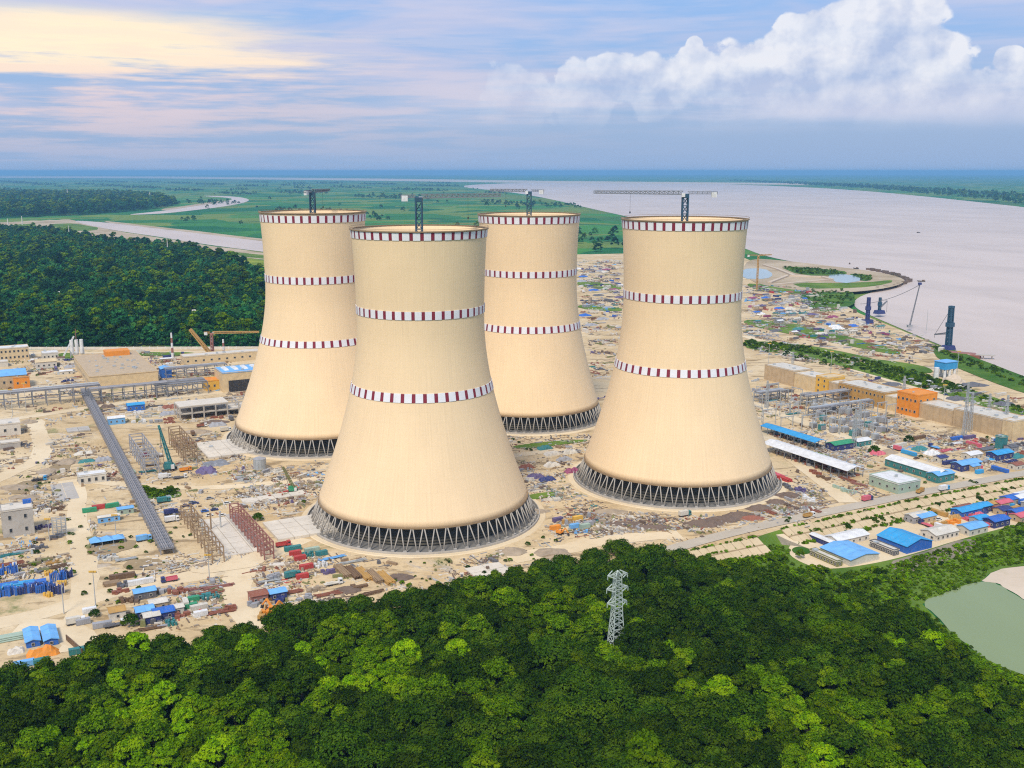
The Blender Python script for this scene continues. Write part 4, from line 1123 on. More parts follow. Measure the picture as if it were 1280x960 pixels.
def stack(px, py, rz, what, colr, base, z=0.0, ln=12.0):
    if what == 'drum':
        T = thing('drum_cluster', None, 'drum cluster', G(px, py, z), rz, 'stacked building material'); r = random.Random(int(px * 3 + py)); done = []
        if ('d', colr) not in _ST: _ST[('d', colr)] = MB().cyl((0, 0, 0), (0, 0, 1.8), 1.1, 0, 10).cyl((0, 0, .55), (0, 0, .65), 1.18, 0, 10).cyl((0, 0, 1.15), (0, 0, 1.25), 1.18, 0, 10).mesh('drum', colr)
        for _ in range(60):
            x, y = r.uniform(-.5, .5) * ln, r.uniform(-2.4, 2.4)
            if len(done) < 14 and all((x - a) ** 2 + (y - b) ** 2 > 1.45 for a, b in done):
                done.append((x, y)); d = put('drum', _ST[('d', colr)], T, (x, y, 0)); d.scale = (1, 1, r.uniform(.7, 1.2))
        auto(T, base, px); return T
    k = (what, colr, ln, random.randrange(2))
    if k not in _ST:
        r = random.Random(len(_ST)); mb = MB()
        if what == 'pipe':
            for row in range(3):
                for i in range(7 - row): mb.cyl((-ln / 2 + r.uniform(-.4, .4), -2.4 + i * .8 + row * .4, .4 + row * .68), (ln / 2 + r.uniform(-.4, .4), -2.4 + i * .8 + row * .4, .4 + row * .68), .76, 0, 8)
        elif what == 'timber':
            for row in range(5):
                for i in range(6): mb.box((r.uniform(-.4, .4), -1.8 + i * .72, row * .34), (ln * r.uniform(.85, 1.0), .58, .3), r.uniform(-.02, .02))
        elif what == 'rebar':
            for i in range(16): mb.beam((-ln / 2 + r.uniform(-1.5, 1.5), r.uniform(-2, 2), .2 + r.random() * .8), (ln / 2 + r.uniform(-1.5, 1.5), r.uniform(-2, 2), .2 + r.random() * .8), .28)
        elif what == 'crate':
            for i in range(9): mb.box((r.uniform(-.45, .45) * ln, r.uniform(-2, 2), 0), (r.uniform(1.4, 2.6), r.uniform(1.2, 2.2), r.uniform(.8, 2.4)), r.uniform(-.2, .2), 0)
        elif what == 'drum':
            for i in range(22):
                x, y = r.uniform(-.5, .5) * ln, r.uniform(-2.6, 2.6); mb.cyl((x, y, 0), (x, y, r.uniform(.9, 2.6)), r.uniform(.9, 1.5), 0, 9)
        elif what == 'formwork':
            for i in range(10): mb.box((-ln / 2 + ln * i / 10, r.uniform(-.7, .7), 0), (ln / 13, r.uniform(1.2, 2.4), r.uniform(3.0, 5.4)), r.uniform(-.15, .15)).box((-ln / 2 + ln * (i + .5) / 10, r.uniform(-.7, .7), 0), (.18, .4, r.uniform(2, 5)), 0, 1)
        _ST[k] = mb.mesh(what + '_stack', [colr, 'white'] if what == 'formwork' else colr)
    nm = {'pipe': 'pipe_stack', 'timber': 'timber_stack', 'rebar': 'steel_bundle', 'crate': 'crate_pile', 'drum': 'drum_cluster', 'formwork': 'formwork_row'}[what]
    o = put(nm, _ST[k], None, G(px, py, z), rz); tag(o, None, nm.split('_')[0] + ' ' + nm.split('_')[1], 'stacked building material'); auto(o, base, px); o['kind'] = 'thing'; return o
_TP = {}
def tarp(px, py, a, b, h, colr, base, rz=TH, z=0.0):
    """sheet draped over a heap of goods"""
    k = (colr, random.randrange(3))
    if k not in _TP:
        r = random.Random(len(_TP) + 40); mb = MB(); n = 9
        for i in range(n):
            for j in range(n):
                x, y = i / (n - 1) - .5, j / (n - 1) - .5; e = min(1, 2.6 * (.5 - max(abs(x), abs(y))) / .5)
                mb.v.append((x + r.uniform(-.02, .02), y + r.uniform(-.02, .02), -.02 + e * (.62 + r.uniform(-.2, .36))))
        for i in range(n - 1):
            for j in range(n - 1): mb.f.append((i * n + j, (i + 1) * n + j, (i + 1) * n + j + 1, i * n + j + 1)); mb.m.append(0)
        _TP[k] = mb.mesh('tarpaulin_heap', colr)
    o = put('tarpaulin_heap', _TP[k], None, G(px, py, z), rz); o.scale = (a, b, h); tag(o, None, 'tarpaulin', 'covered heaps'); auto(o, base, px); return o
def hut(px, py, a, b, h, wall, roof, base, z=0.0, cat='hut', name='site_hut'):
    T = building(name, None, cat, px, py, a, b, h, wall, roof, 'gable', (1, max(1, int(a / 4)), max(1, int(b / 4)), 1.2, 1.1), z, 'small site huts', over=.4)
    auto(T, base, px); return T
def frame_rows(name, label, px, py, a, b, h, nx, ny, nz_, mat, t=.5, z=0.0, cat='steel frame', brace=True):
    """open frame of columns and beams, columns and beams each their own part"""
    T = thing(name, label, cat, foot(px, py, a, b, z), TH)
    cm = MB().box((0, 0, 0), (t, t, h)).mesh('column', mat)
    bx_, by_ = (MB().box((0, 0, 0), (a, t * .7, t * .9)).mesh('beam', mat), MB().box((0, 0, 0), (t * .7, b, t * .9)).mesh('beam', mat))
    for i in range(nx):
        x = -a / 2 + a * i / max(1, nx - 1) if nx > 1 else 0
        for j in range(ny): put('column', cm, T, (x, -b / 2 + b * j / max(1, ny - 1), 0))
        for k in range(1, nz_ + 1): put('beam', by_, T, (x, 0, h * k / nz_ - t * .9 + .003))
    if nx > 1:
        for j in range(ny):
            for k in range(1, nz_ + 1): put('beam', bx_, T, (0, -b / 2 + b * j / max(1, ny - 1), h * k / nz_ - t * .9))
    if brace:
        br = MB()
        for j in range(ny - 1):
            y0, y1 = -b / 2 + b * j / (ny - 1), -b / 2 + b * (j + 1) / (ny - 1)
            for k in range(nz_):
                if (j + k) % 2: br.beam((-a / 2, y0, h * k / nz_), (-a / 2, y1, h * (k + 1) / nz_), t * .35)
        br.build('bracing', mat, T)
    return T
def lamp_post(px, py, top_py, base, colr='galv', head='yellow', z=0.0, arm=True):
    p = G(px, py, z); h = zrow(p.x, p.y, lambda q: 0, top_py) - z
    T = thing('lamp_post', None, 'lamp post', p, 0, 'lamp posts')
    MB().cyl((0, 0, 0), (0, 0, h), .55, 0, 8, .3).build('pole', colr, T)
    if arm: MB().box((0, 0, h), (3.6, .5, .3)).build('crossarm', colr, T); MB().box((-1.2, -.3, h + .3), (1.1, .5, .8)).box((.0, -.3, h + .3), (1.0, .5, .8)).box((1.2, -.3, h + .3), (1.1, .5, .8)).build('floodlights', head, T)
    auto(T, base, px); return T
# ------------------------------------------------------------------ building site: named buildings and structures
building('office_building', 'long cream two-storey office with a white roof at the left edge', 'building', -38, 451, 58, 18, 13, 'cream', 'white', 'flat', (2, 14, 3, 1.8, 2.0))
building('office_building', 'small pale building with a white roof left of the large flat hall', 'building', 52, 447.5, 16, 16, 7, 'offwhite', 'white', 'flat', (1, 4, 2, 1.6, 1.6))
building('storage_building', 'low cream building with an orange roof band near the left edge', 'building', 44, 459, 20, 14, 7, 'pale', 'cream', 'gable', (1, 4, 2, 1.6, 1.4))
building('storage_building', 'low pale shed at the far left below the cream office', 'building', -30, 459, 30, 12, 5, 'offwhite', 'pale', 'flat')
building('workshop', 'peach workshop with a pale blue roof at the left edge', 'building', -8, 481, 28, 26, 12, 'tan', 'lightblue', 'gable', (1, 5, 4, 1.8, 2.2))
building('annex', 'orange annex beside the pale blue roofed workshop', 'building', 17, 484, 14, 8, 10, 'orange', 'tan', 'flat', (1, 2, 1, 1.6, 1.8))
T = building('assembly_hall', 'large flat tan-roofed assembly hall at the upper left of the site', 'building', 93, 458, 62, 132, 11, 'cream', 'tan', 'flat', (1, 0, 12, 3, 3))
MB().box((10, 52, 11.5), (24, 16, 5)).build('roof_house', 'orange', T)
building('warehouse', 'long orange-cream warehouse behind the yellow building', 'building', 226, 454, 82, 18, 9, 'cream', 'pale', 'flat', (1, 10, 2, 2.2, 1.6))
T = building('yellow_hall', 'yellow hall with a wide dark gateway beside the leftmost tower', 'building', 269, 483, 42, 34, 18, 'cream', 'lightblue', 'flat', None, opening=('a', -6, 20, 11))
for i in range(4): MB().box((-14 + i * 9, 4, 18.5), (4, 18, 1.4), 0, 0, .7).build('skylight', 'white', T)
building('yellow_annex', 'bright yellow annex at the left of the yellow hall', 'building', 253, 485, 16, 16, 9, 'yellow', 'orange', 'flat', (1, 3, 2, 1.8, 2))
building('blue_shed', 'steep blue-roofed shed beside the steel rack near the upper left', 'shed', 199, 470, 10, 14, 9, 'blue', 'lightblue', 'gable')
building('small_house', 'small white single-storey house with four dark windows', 'house', 97, 602, 17, 9, 5.5, 'offwhite', 'white', 'flat', (1, 4, 2, 1.7, 2.2))
T = building('concrete_block', 'tall bare concrete block with dark openings at the left edge', 'building', 3, 664, 16, 13, 15, 'concrete', 'slab', 'flat', (2, 2, 2, 1.5, 2.2), opening=('b', 2, 5, 4.2))
MB().box((6, 4, 15.5), (4.5, 3, 2)).build('water_tank', 'blue', T)
building('concrete_block', 'low concrete building under construction at the far left edge', 'building', -14, 541, 22, 18, 9, 'pale', 'slab', 'flat', (1, 3, 2, 1.8, 2))
building('concrete_hut', 'grey concrete hut at the left edge beside a heap', 'building', -16, 560, 22, 10, 4, 'concrete', 'slab', 'flat')

# turbine hall chain along the canal
def tline(x): return (x, 474 + (x - 955) * (548 - 474) / (1255 - 955))
SEGS = [(955, 992, 28, 19, 'tan', 'offwhite', 0, None, 'tan block at the far end of the long turbine hall row'), (992.4, 1020, 26, 17, 'cream', 'pale', 0, None, 'cream block second from the far end of the turbine hall row'),
        (1020.4, 1035, 26, 20, 'yellow', 'cream', 2.5, (3, 0, 2, 1.8, 1.8), 'yellow stair block in the far half of the turbine hall row'), (1035.4, 1047, 24, 16, 'tan', 'pale', 0, None, 'narrow tan block beside the yellow stair block'),
        (1047.4, 1105, 30, 18, 'ochre', 'offwhite', 0, (2, 0, 12, 1.8, 1.7), 'ochre-brown hall with small windows in the middle of the row'), (1105.4, 1122, 26, 15, 'cream', 'pale', 0, None, 'cream link between the ochre hall and the orange block'),
        (1122.4, 1148, 28, 24, 'orange', 'orange', 4, (2, 3, 5, 2, 1.8), 'bright orange block standing out of the turbine hall row'), (1148.4, 1190, 26, 16, 'tan', 'offwhite', 0, None, 'tan hall just right of the bright orange block'),
        (1190.4, 1252, 30, 18, 'tan', 'offwhite', 0, None, 'longest plain tan hall near the near end of the row'), (1252.4, 1266, 30, 19, 'cream', 'pale', 1.5, None, 'pale cream end block closing the turbine hall row')]
for x0, x1, a, h, w, rf_, out, win, lab in SEGS:
    h *= .76; a *= .85; out *= .6
    p0, p1 = G(*tline(x0)), G(*tline(x1)); b_ = (p1 - p0).length
    T = building('turbine_hall', lab, 'building', x0, tline(x0)[1], a, b_, h, w, rf_, 'flat', win, group='blocks of the long turbine hall row', over=.3)
    T.location = T.location - GBv * out
    rb_ = MB()
    for i in range(int(b_ / 6) + 1): rb_.box((-a / 2 - .12, -b_ / 2 + min(b_ - .3, .3 + i * 6), 0), (.28, .4, h))
    rb_.build('pilasters', w, T)
building('gatehouse', 'teal cylindrical silo building at the near end of the turbine hall row', 'building', 1243, 560, 6, 6, 9, 'teal', 'palegreen', 'flat')

open_shed('storage_shed', 'long blue-roofed open shed behind the white-roofed shed', 951, 541, 11, 58, 5.5, 'sky')
open_shed('storage_shed', 'long white-roofed open shed right of the rightmost tower', 953, 564, 15, 82, 6, 'white')
building('white_warehouse', 'white box-shaped warehouse beside the asphalt road', 'warehouse', 1086, 606, 20, 24, 6.5, 'palegreen', 'white', 'flat', (1, 3, 4, 1.6, 1.2))
building('blue_store', 'long store with white roof and blue end above the white warehouse', 'warehouse', 1106, 582, 13, 44, 5, 'teal', 'white', 'gable', (1, 2, 8, 1.4, 1.2))
for px, py, a, b, h, w, r_, lab in ((1158, 600, 16, 9, 5, 'teal', 'lightblue', 'blue-roofed hut beside the asphalt road bend'), (1188, 586, 20, 9, 4.5, 'navy', 'lightblue', 'blue-roofed hut in the right hand yard, farther back'),
                                    (1232, 573, 18, 9, 4.5, 'navy', 'sky', 'blue-roofed hut nearest the end of the turbine hall row'), (1062, 556, 14, 8, 4, 'teal', 'white', 'white-roofed hut behind the long white shed'), (1032, 561, 20, 9, 4.5, 'navy', 'green', 'green-roofed hut beside the long white shed')):
    building('site_hut', lab, 'hut', px, py, a, b, h, w, r_, 'gable', (1, 3, 2, 1.3, 1.1))
# intake pump house on white legs
p = G(1168, 471); T = thing('pump_house', 'blue pump house raised on white columns near the river bank', 'pump house', p + GBv * 8 - GAv * 6, TH)
MB().box((0, 0, 9), (18, 13, 7)).build('cabin', 'sky', T); MB().box((0, 0, 16), (19, 14, .6)).build('roof', 'lightblue', T)
for x in (-7, 0, 7):
    for y in (-5, 5): MB().cyl((x, y, 0), (x, y, 9), 2.6, 0, 10).build('leg', 'white', T)
MB().cyl((-13, 0, 0), (-13, 0, 11), 5, 0, 12).build('water_tank', 'white', T)

# slabs, courts
def slab(name, label, px, py, a, b, h, mat, joints=True):
    T = thing(name, label, 'concrete slab', foot(px, py, a, b), TH)
    n_, m_ = max(1, round(a / 9)), max(1, round(b / 9))
    me = MB().box((0, 0, 0), (a / n_ - .3, b / m_ - .3, h)).mesh('panel', mat)
    for i in range(n_):
        for j in range(m_): put('panel', me, T, (-a / 2 + a * (i + .5) / n_, -b / 2 + b * (j + .5) / m_, random.uniform(-.05, .05)))
    return T
slab('concrete_slab', 'wide pale concrete slab left of the nearest tower base', 328, 656, 36, 33, 1.6, 'slab')
slab('concrete_slab', 'pale concrete slab left of the leftmost tower base', 243, 556, 38, 46, 1.4, 'slab')
slab('concrete_slab', 'grey raised slab left of the long pipe gallery', 82, 537, 17, 14, 1.2, 'concrete')
slab('concrete_slab', 'floor slab between the brown frame and the red steel columns', 246, 652, 24, 66, .5, 'slab')
slab('concrete_slab', 'narrow floor strip with channels beside the red steel columns', 281, 645, 7, 62, .9, 'concrete')
slab('sport_court', 'grey-green rectangular hard court at the left', 62, 606, 14, 40, .15, 'concrete')
slab('concrete_slab', 'pale strip foundation between the front tower and the green crane', 300, 625, 40, 10, .8, 'slab')
slab('concrete_slab', 'flat light pads stacked at the forest edge below the front tower', 580, 712, 20, 16, .7, 'slab')

# pipe gallery, diagonal
ga_, gb_ = G(106, 492), G(210, 694)
dv = gb_ - ga_; ln = dv.length; gz = math.atan2(dv.y, dv.x)
T = thing('pipe_gallery', 'long grey pipe gallery running diagonally through the left part', 'pipe gallery', (ga_ + gb_) / 2, gz)
MB().box((0, 0, 3.4), (ln, 6.8, .4)).build('deck', 'gallery', T)
for y, r_ in ((-3.0, .7), (-2.0, .9), (-.9, .7), (.2, 1.0), (1.3, .8), (2.2, .6), (3.0, .8)):
    MB().cyl((-ln / 2, y, 3.85 + r_ / 2), (ln / 2, y, 3.85 + r_ / 2), r_, 0, 8).build('pipe', ('gallery', 'steel', 'gallery', 'grey', 'gallery', 'steel', 'gallery')[int(y + 4) % 7], T)
bm2 = MB().box((0, -3.3, 0), (.6, .6, 3.4)).box((0, 3.3, 0), (.6, .6, 3.4)).box((0, 0, 2.9), (.5, 7, .45)).box((0, -3.5, 3.8), (.3, .3, 1.6)).box((0, 3.5, 3.8), (.3, .3, 1.6)).box((0, 0, 5.4), (.3, 7.3, .3)).mesh('trestle', 'gallery')
for i in range(80): put('trestle', bm2, T, (-ln / 2 + 2 + (ln - 4) * i / 79, 0, 0))
# pipe rack across the top left
def rack(label, px, py, a, b, h, nx, mat='steel'):
    T = frame_rows('pipe_rack', label, px, py, a, b, h, nx, 2, 2, mat, .7, cat='pipe rack', brace=False)
    for j in range(5): MB().cyl((-a / 2, -b / 2 + b * (j + .5) / 5, h + .5), (a / 2, -b / 2 + b * (j + .5) / 5, h + .5), random.choice((.7, 1.0, 1.3)), 0, 8).build('pipe', random.choice(('galv', 'gallery', 'gallery', 'steel')), T)
    return T
rack('grey pipe rack on tall posts at the left edge above the gallery end', -30, 512, 100, 12, 14, 10)
rack('grey pipe rack in front of the flat tan-roofed hall', 112, 503, 66, 10, 13, 8)
rack('low pipe rack before the yellow hall near the leftmost tower', 190, 492, 46, 24, 11, 6)
rack('dark rack behind the blue-roofed shed', 205, 472, 60, 12, 10, 7)
rack('grey rack with pipes in the switchyard beside the turbine hall', 1000, 506, 60, 8, 9, 7)
rack('grey rack nearest the rightmost tower in the switchyard', 942, 502, 30, 8, 9, 4)
rack('low grey rack running along the middle of the switchyard', 1010, 520, 70, 6, 7, 8)

# frames under construction
T = frame_rows('unfinished_building', 'two-storey grey concrete frame under construction behind the gallery', 219, 519, 58, 22, 11, 7, 3, 2, 'concrete', 1.0, cat='concrete frame', brace=False)
MB().box((-9, 0, 11.05), (40, 22, .5)).build('roof_slab', 'slab', T); MB().box((0, 0, 5.0), (57, 21, .4)).build('floor_slab', 'slab', T)
frame_rows('unfinished_building', 'grey steel frame left of the teal crane', 163, 566, 9, 64, 14, 2, 8, 3, 'grey', .6)
frame_rows('unfinished_building', 'brown steel frame right of the teal crane', 212, 556, 8, 60, 14, 2, 8, 3, 'timber', .6)
frame_rows('unfinished_building', 'weathered brown steel frame left of the floor slab', 227, 650, 6, 80, 9, 2, 10, 2, 'timber', .55)
frame_rows('unfinished_building', 'row of red steel columns near the nearest tower', 288, 650, 5, 74, 10, 2, 12, 3, 'redsteel', .6)
frame_rows('scaffold', 'pale scaffold tower beside the bare concrete block', 66, 668, 7, 5, 10, 4, 3, 5, 'galv', .25, cat='scaffold')
for i, (px, py, t_) in enumerate(((241, 664, 645), (253, 668, 650), (264, 662, 642), (276, 660, 640), (240, 652, 632))):
    p = G(px, py); h = zrow(p.x, p.y, lambda q: 0, t_); o = MB().box((0, 0, 0), (.7, .7, h)).box((0, 0, h), (1.1, 1.1, .4)).build('steel_post', ('timber', 'galv')[i % 2], None, p)
    tag(o, None, 'post', 'posts beside the red steel columns'); auto(o, 'single tall post standing behind the floor slab', px)
# switchyard: transformer blocks and gantries
rr = random.Random(3)
for i in range(26):
    px = 1020 + 95 * (i % 9) / 9 + rr.uniform(-4, 4); py = 511 + (i // 9) * 12 + (i % 9) * 2.0 + rr.uniform(-2, 2)
    T = thing('transformer', None, 'transformer', G(px, py), TH + rr.uniform(-.05, .05), 'switchyard transformers')
    MB().box((0, 0, .4), (5, 3.4, 4.2)).build('tank', rr.choice(('galv', 'grey', 'teal', 'galv')), T)
    fins = MB()
    for k in range(6): fins.box((-2.2 + k * .88, -2.1, .8), (.3, .8, 3.2))
    fins.build('radiator', 'grey', T); MB().cyl((-1.4, 0, 4.6), (-1.6, 0, 6.8), .4).cyl((0, 0, 4.6), (0, 0, 7), .4).cyl((1.4, 0, 4.6), (1.6, 0, 6.8), .4).build('bushings', 'white', T)
    auto(T, 'grey transformer in the ' + ('back', 'middle', 'front')[i // 9] + ' row of the switchyard', px)
for px, py, tp in ((1067, 560, 512), (1073, 545, 500), (1205, 545, 478), (1212, 540, 490), (1128, 512, 470), (958, 510, 476), (1256, 540, 494), (990, 470, 440), (1235, 525, 492)):
    p = G(px, py); h = zrow(p.x, p.y, lambda q: 0, tp)
    T = thing('line_pylon', None, 'pylon', p, TH, 'small lattice masts of the switchyard')
    lattice(MB(), (0, 0, 0), (0, 0, h), 2.6, max(4, int(h / 3)), t=.3, t2=.18, w1=.9).build('mast', 'galv', T)
    for k in (.72, .86): MB().beam((-4, 0, h * k), (4, 0, h * k), .35).build('crossarm', 'galv', T)
    auto(T, 'slim grey lattice mast near the turbine hall row', px)

for i in range(34):
    px = 950 + (i % 12) * 15 + rr.uniform(-4, 4); py = 496 + (i // 12) * 15 + (i % 12) * 2.6 + rr.uniform(-3, 3)
    T = thing('switch_gantry', None, 'gantry', G(px, py), TH + (math.pi / 2 if i % 3 == 0 else 0), 'thin gantries of the switchyard'); w_ = rr.uniform(9, 15); h_ = rr.uniform(8, 13)
    for s_ in (-1, 1): MB().box((s_ * w_ / 2, 0, 0), (.45, .45, h_)).build('post', 'galv', T)
    MB().box((0, 0, h_), (w_ + 1.2, .5, .6)).build('beam', 'galv', T)
    ins = MB()
    for k in range(4): ins.cyl((-w_ * .36 + k * w_ * .24, 0, h_ - 1.6), (-w_ * .36 + k * w_ * .24, 0, h_), .3, 0, 6)
    ins.build('insulators', 'grey', T); auto(T, 'thin grey gantry in the ' + ('back', 'middle', 'front')[i // 12] + ' rank of the switchyard', px)
# lattice pylon in the wood
p = G(770, 812, LOW + 4); p.z = LOW; h = zrow(p.x, p.y, lambda q: 0, 713) - LOW
T = thing('lattice_pylon', 'tall pale lattice pylon rising out of the foreground forest', 'pylon', p, R(20))
lattice(MB(), (0, 0, 0), (0, 0, h * .5), 6.6, 7, t=.34, t2=.2, w1=3.8).build('lower_body', 'pylonpaint', T)
lattice(MB(), (0, 0, h * .5), (0, 0, h * .95), 3.8, 9, t=.3, t2=.19, w1=2.5).build('upper_body', 'pylonpaint', T)
for k, l in ((.62, 2.8), (.78, 3.2), (.93, 2.8)):
    for s in (-1, 1):
        mb = MB(); tip = Vector((s * (1.8 + l), 0, h * k + .9))
        for y in (-1.7, 1.7): mb.beam((s * 1.7, y, h * k), tip, .36).beam((s * 1.7, y, h * k + 2.2), tip, .36)
        mb.beam(tip, tip - Vector((0, 0, 1.8)), .3).build('crossarm', 'pylonpaint', T)
MB().beam((0, 0, h * .95), (0, 0, h), .5).beam((-1.6, -1.6, h * .95), (0, 0, h), .35).beam((1.6, 1.6, h * .95), (0, 0, h), .35).beam((1.6, -1.6, h * .95), (0, 0, h), .35).beam((-1.6, 1.6, h * .95), (0, 0, h), .35).build('peak', 'pylonpaint', T)

# cranes on the site
crawler_crane('teal crawler crane between the two steel frames', 212, 588, 200, 528, 'teal', 'teal', 1.15)
crawler_crane('green crawler crane left of the nearest tower', 366, 615, 354, 579, 'green', 'olive', .8)
p = G(946, 362); T = tower_crane('orange tower crane at the river side right of the rightmost tower', p.x, p.y, zat(p.x, p.y, 321), 24, R(10), 20, 2.2, 'ochre', 'ochre', .0, 'tower cranes outside')
p = G(266, 446); T = tower_crane('brown crane with a level boom behind the yellow hall', p.x, p.y, zat(p.x, p.y, 419), 52, R(2), 8, 2.4, 'redsteel', 'ochre', .0, 'tower cranes outside')
T = thing('luffing_crane', 'crane with a raised brown boom leaning left before the far forest', 'crane', G(266, 449), 0)
p = G(266, 449); tip = Vector(((240 - 266) * p.length / FPX, 2, zrow(p.x, p.y, lambda q: 0, 412)))
MB().box((0, 0, 0), (7, 5, 4), TH).build('carrier', 'redsteel', T); lattice(MB(), (0, 0, 3), tip, 3, 12, t=1.0, t2=.6, w1=2).build('boom', 'ochre', T); MB().beam(tip, tip - Vector((0, 0, 20)), .3).build('hook_line', 'black', T)
# red and white chimneys
for px, py, tp in ((216, 447, 416), (265, 446, 422), (280, 446, 424)):
    p = G(px, py); h = zrow(p.x, p.y, lambda q: 0, tp)
    T = thing('chimney', None, 'chimney', p, 0, 'red and white chimneys')
    for k in range(5): MB().cyl((0, 0, h * k / 5), (0, 0, h * (k + 1) / 5), 3.0 - .25 * k, 0, 12, 2.75 - .25 * k).build('band', ('white', 'redsteel')[k % 2], T)
    auto(T, 'slim red and white banded chimney before the far forest', px)
# concrete plant
p = G(97, 447); T = thing('batching_plant', 'white concrete batching plant with slanted conveyor behind the flat hall', 'plant', p, TH)
for x in (-5, 0, 5): MB().cyl((x, 0, 5), (x, 0, 20), 4, 0, 10).cyl((x, 0, 2.4), (x, 0, 5), 1.4, 0, 10, 4).build('silo', 'white', T)
frame_ = MB()
for x in (-7, 7):
    for y in (-2.5, 2.5): frame_.box((x, y, 0), (.6, .6, 8))
frame_.build('stand', 'galv', T); MB().beam((-14, 0, 3), (-2, 0, 24), 2.2, 1.4).build('conveyor', 'white', T); MB().beam((0, 0, 20), (0, 0, 32), .5).build('antenna', 'redsteel', T)
# water tank
p = G(325, 586); T = thing('water_tank', 'round grey water tank in front of the leftmost tower', 'tank', p, 0)
MB().cyl((0, 0, 0), (0, 0, 7.5), 8.6, 0, 24).build('shell', 'galv', T); MB().cyl((0, 0, 7.5), (0, 0, 8.9), 8.9, 0, 24, .8).build('roof', 'grey', T)
rg = MB()
for i in range(12): rg.box((4.33 * math.cos(i * .5236), 4.33 * math.sin(i * .5236), 0), (.2, .2, 7.5), i * .5236)
rg.build('stiffeners', 'galv', T)
# blue marquee
p = G(134, 679); T = thing('marquee', 'light blue peaked tent beside the dirt road', 'tent', p, TH)
for i, x in enumerate((-6, 0, 6)):
    mb = MB(); q = [(x - 3, -4, 2.6), (x + 3, -4, 2.6), (x + 3, 4, 2.6), (x - 3, 4, 2.6)]
    for k in range(4): mb.poly([q[k], q[(k + 1) % 4], (x, 0, 5.0 - .4 * i)])
    mb.build('canopy', 'lightblue', T)
for x in (-8.8, -3, 3, 8.8):
    for y in (-3.8, 3.8): MB().box((x, y, 0), (.25, .25, 2.6)).build('pole', 'galv', T)
MB().box((0, 3.85, 0), (17, .1, 2.4)).build('side_wall', 'sky', T)
# perimeter wall before the far forest
mbw = MB(); a_, b_ = G(-120, 437.5), G(335, 436.5); k = 46
W = thing('perimeter_wall', 'pale perimeter wall between the site and the far forest', 'wall', a_, math.atan2((b_ - a_).y, (b_ - a_).x))
L1 = (b_ - a_).length / k; me = MB().box((L1 / 2, 0, 0), (L1 - .7, .4, 3.2)).mesh('panel', 'pale'); mp = MB().box((0, 0, 0), (.6, .6, 3.5)).mesh('post', 'white')
for i in range(k): put('panel', me, W, (i * L1, 0, 0)); put('post', mp, W, (i * L1, 0, 0))

# compound below the road
building('compound_hall', 'pale blue flat-roofed hall in the compound beside the forest', 'building', 1025, 692, 21, 22, 3.6, 'offwhite', 'lightblue', 'gable', None, LOW + .1, rise=1.6)
building('compound_hall', 'bright blue gabled hall in the middle of the compound', 'building', 1096, 678, 20, 21, 4.2, 'blue', 'sky', 'gable', None, LOW + .1, rise=3.0)
building('compound_store', 'white-roofed store behind the pale blue hall', 'building', 1031, 677, 24, 10, 3.4, 'pale', 'white', 'gable', (1, 5, 2, 1.3, 1.0), LOW + .1)
building('barrack', 'long low cream barrack left of the pale blue hall', 'building', 1012, 694, 4, 20, 2.8, 'olive', 'offwhite', 'flat', (1, 1, 8, 1.2, 1.1), LOW + .1)
building('barrack', 'long low barrack left of the bright blue hall', 'building', 1087, 683, 4, 17, 2.8, 'darkgrey', 'offwhite', 'flat', (1, 1, 7, 1.2, 1.1), LOW + .1)
building('bus_shelter', 'purple and white long shelter at the compound entrance', 'shelter', 1012, 674, 4, 20, 3, 'navy', 'white', 'gable', None, LOW + .1)
building('compound_store', 'white-roofed store right of the bright blue hall', 'building', 1150, 670, 19, 11, 3.6, 'pale', 'offwhite', 'gable', (1, 5, 2, 1.5, 1.2), LOW + .1)
for px, py, a, b, w, r_, lab in ((1188, 644, 18, 8, 'blue', 'sky', 'blue-roofed shed behind the compound road'), (1206, 640, 16, 7, 'navy', 'sky', 'bright blue shed right of another blue shed behind the compound road'), (1195, 665, 16, 9, 'offwhite', 'lightblue', 'shed with blue and white roof before the compound road'),
                                 (1228, 656, 14, 8, 'navy', 'blue', 'dark blue shed at the right of the compound'), (1258, 646, 12, 7, 'navy', 'blue', 'dark blue shed nearest the right edge of the compound'), (1130, 651, 14, 7, 'grey', 'offwhite', 'pale shed between the revetment and the blue hall')):
    building('compound_shed', lab, 'shed', px, py, a, b, 4, w, r_, 'gable', (1, 3, 2, 1.2, 1.1), LOW + .1)
p = G(1000, 698, LOW); o = put('round_tree', KINDS['mid'][0][0], None, p); o.scale = (.35, .35, .35); tag(o, 'small round tree on the tip of the compound lawn', 'tree')

# river side: floating crane, derricks, barge
def derrick(label, px, py, tp, w, mat, boom=None):
    p = G(px, py); h = zrow(p.x, p.y, lambda q: 0, tp)
    T = thing('harbour_crane', label, 'crane', p, TH, 'harbour cranes')
    MB().box((0, 0, 0), (14, 11, 5), 0, 0, .8).build('base', 'navy', T)
    lattice(MB(), (0, 0, 4), (0, 0, h), w, 10, t=w * .35, t2=w * .2, w1=w * .8).build('mast', mat, T)
    MB().box((0, 0, h * .55), (w * 1.8, w * 1.6, 5)).build('machine_house', mat, T); MB().box((0, 0, h), (w * 1.2, w * 1.2, 2.5)).build('mast_head', mat, T)
    if boom:
        q = G(*boom[:2]); tipz = zrow(q.x, q.y, lambda z: 0, boom[2]); tp_ = (q - p); tp_.z = tipz
        tp_ = Matrix.Rotation(-TH, 3, 'Z') @ tp_
        lattice(MB(), (0, 0, h * .4), tp_, 2.2, 12, t=.4, t2=.25, w1=1).build('boom', 'steel', T); MB().beam((0, 0, h), tp_, .3).beam(tp_, (tp_.x, tp_.y, 2), .25).build('cables', 'black', T)
    return T
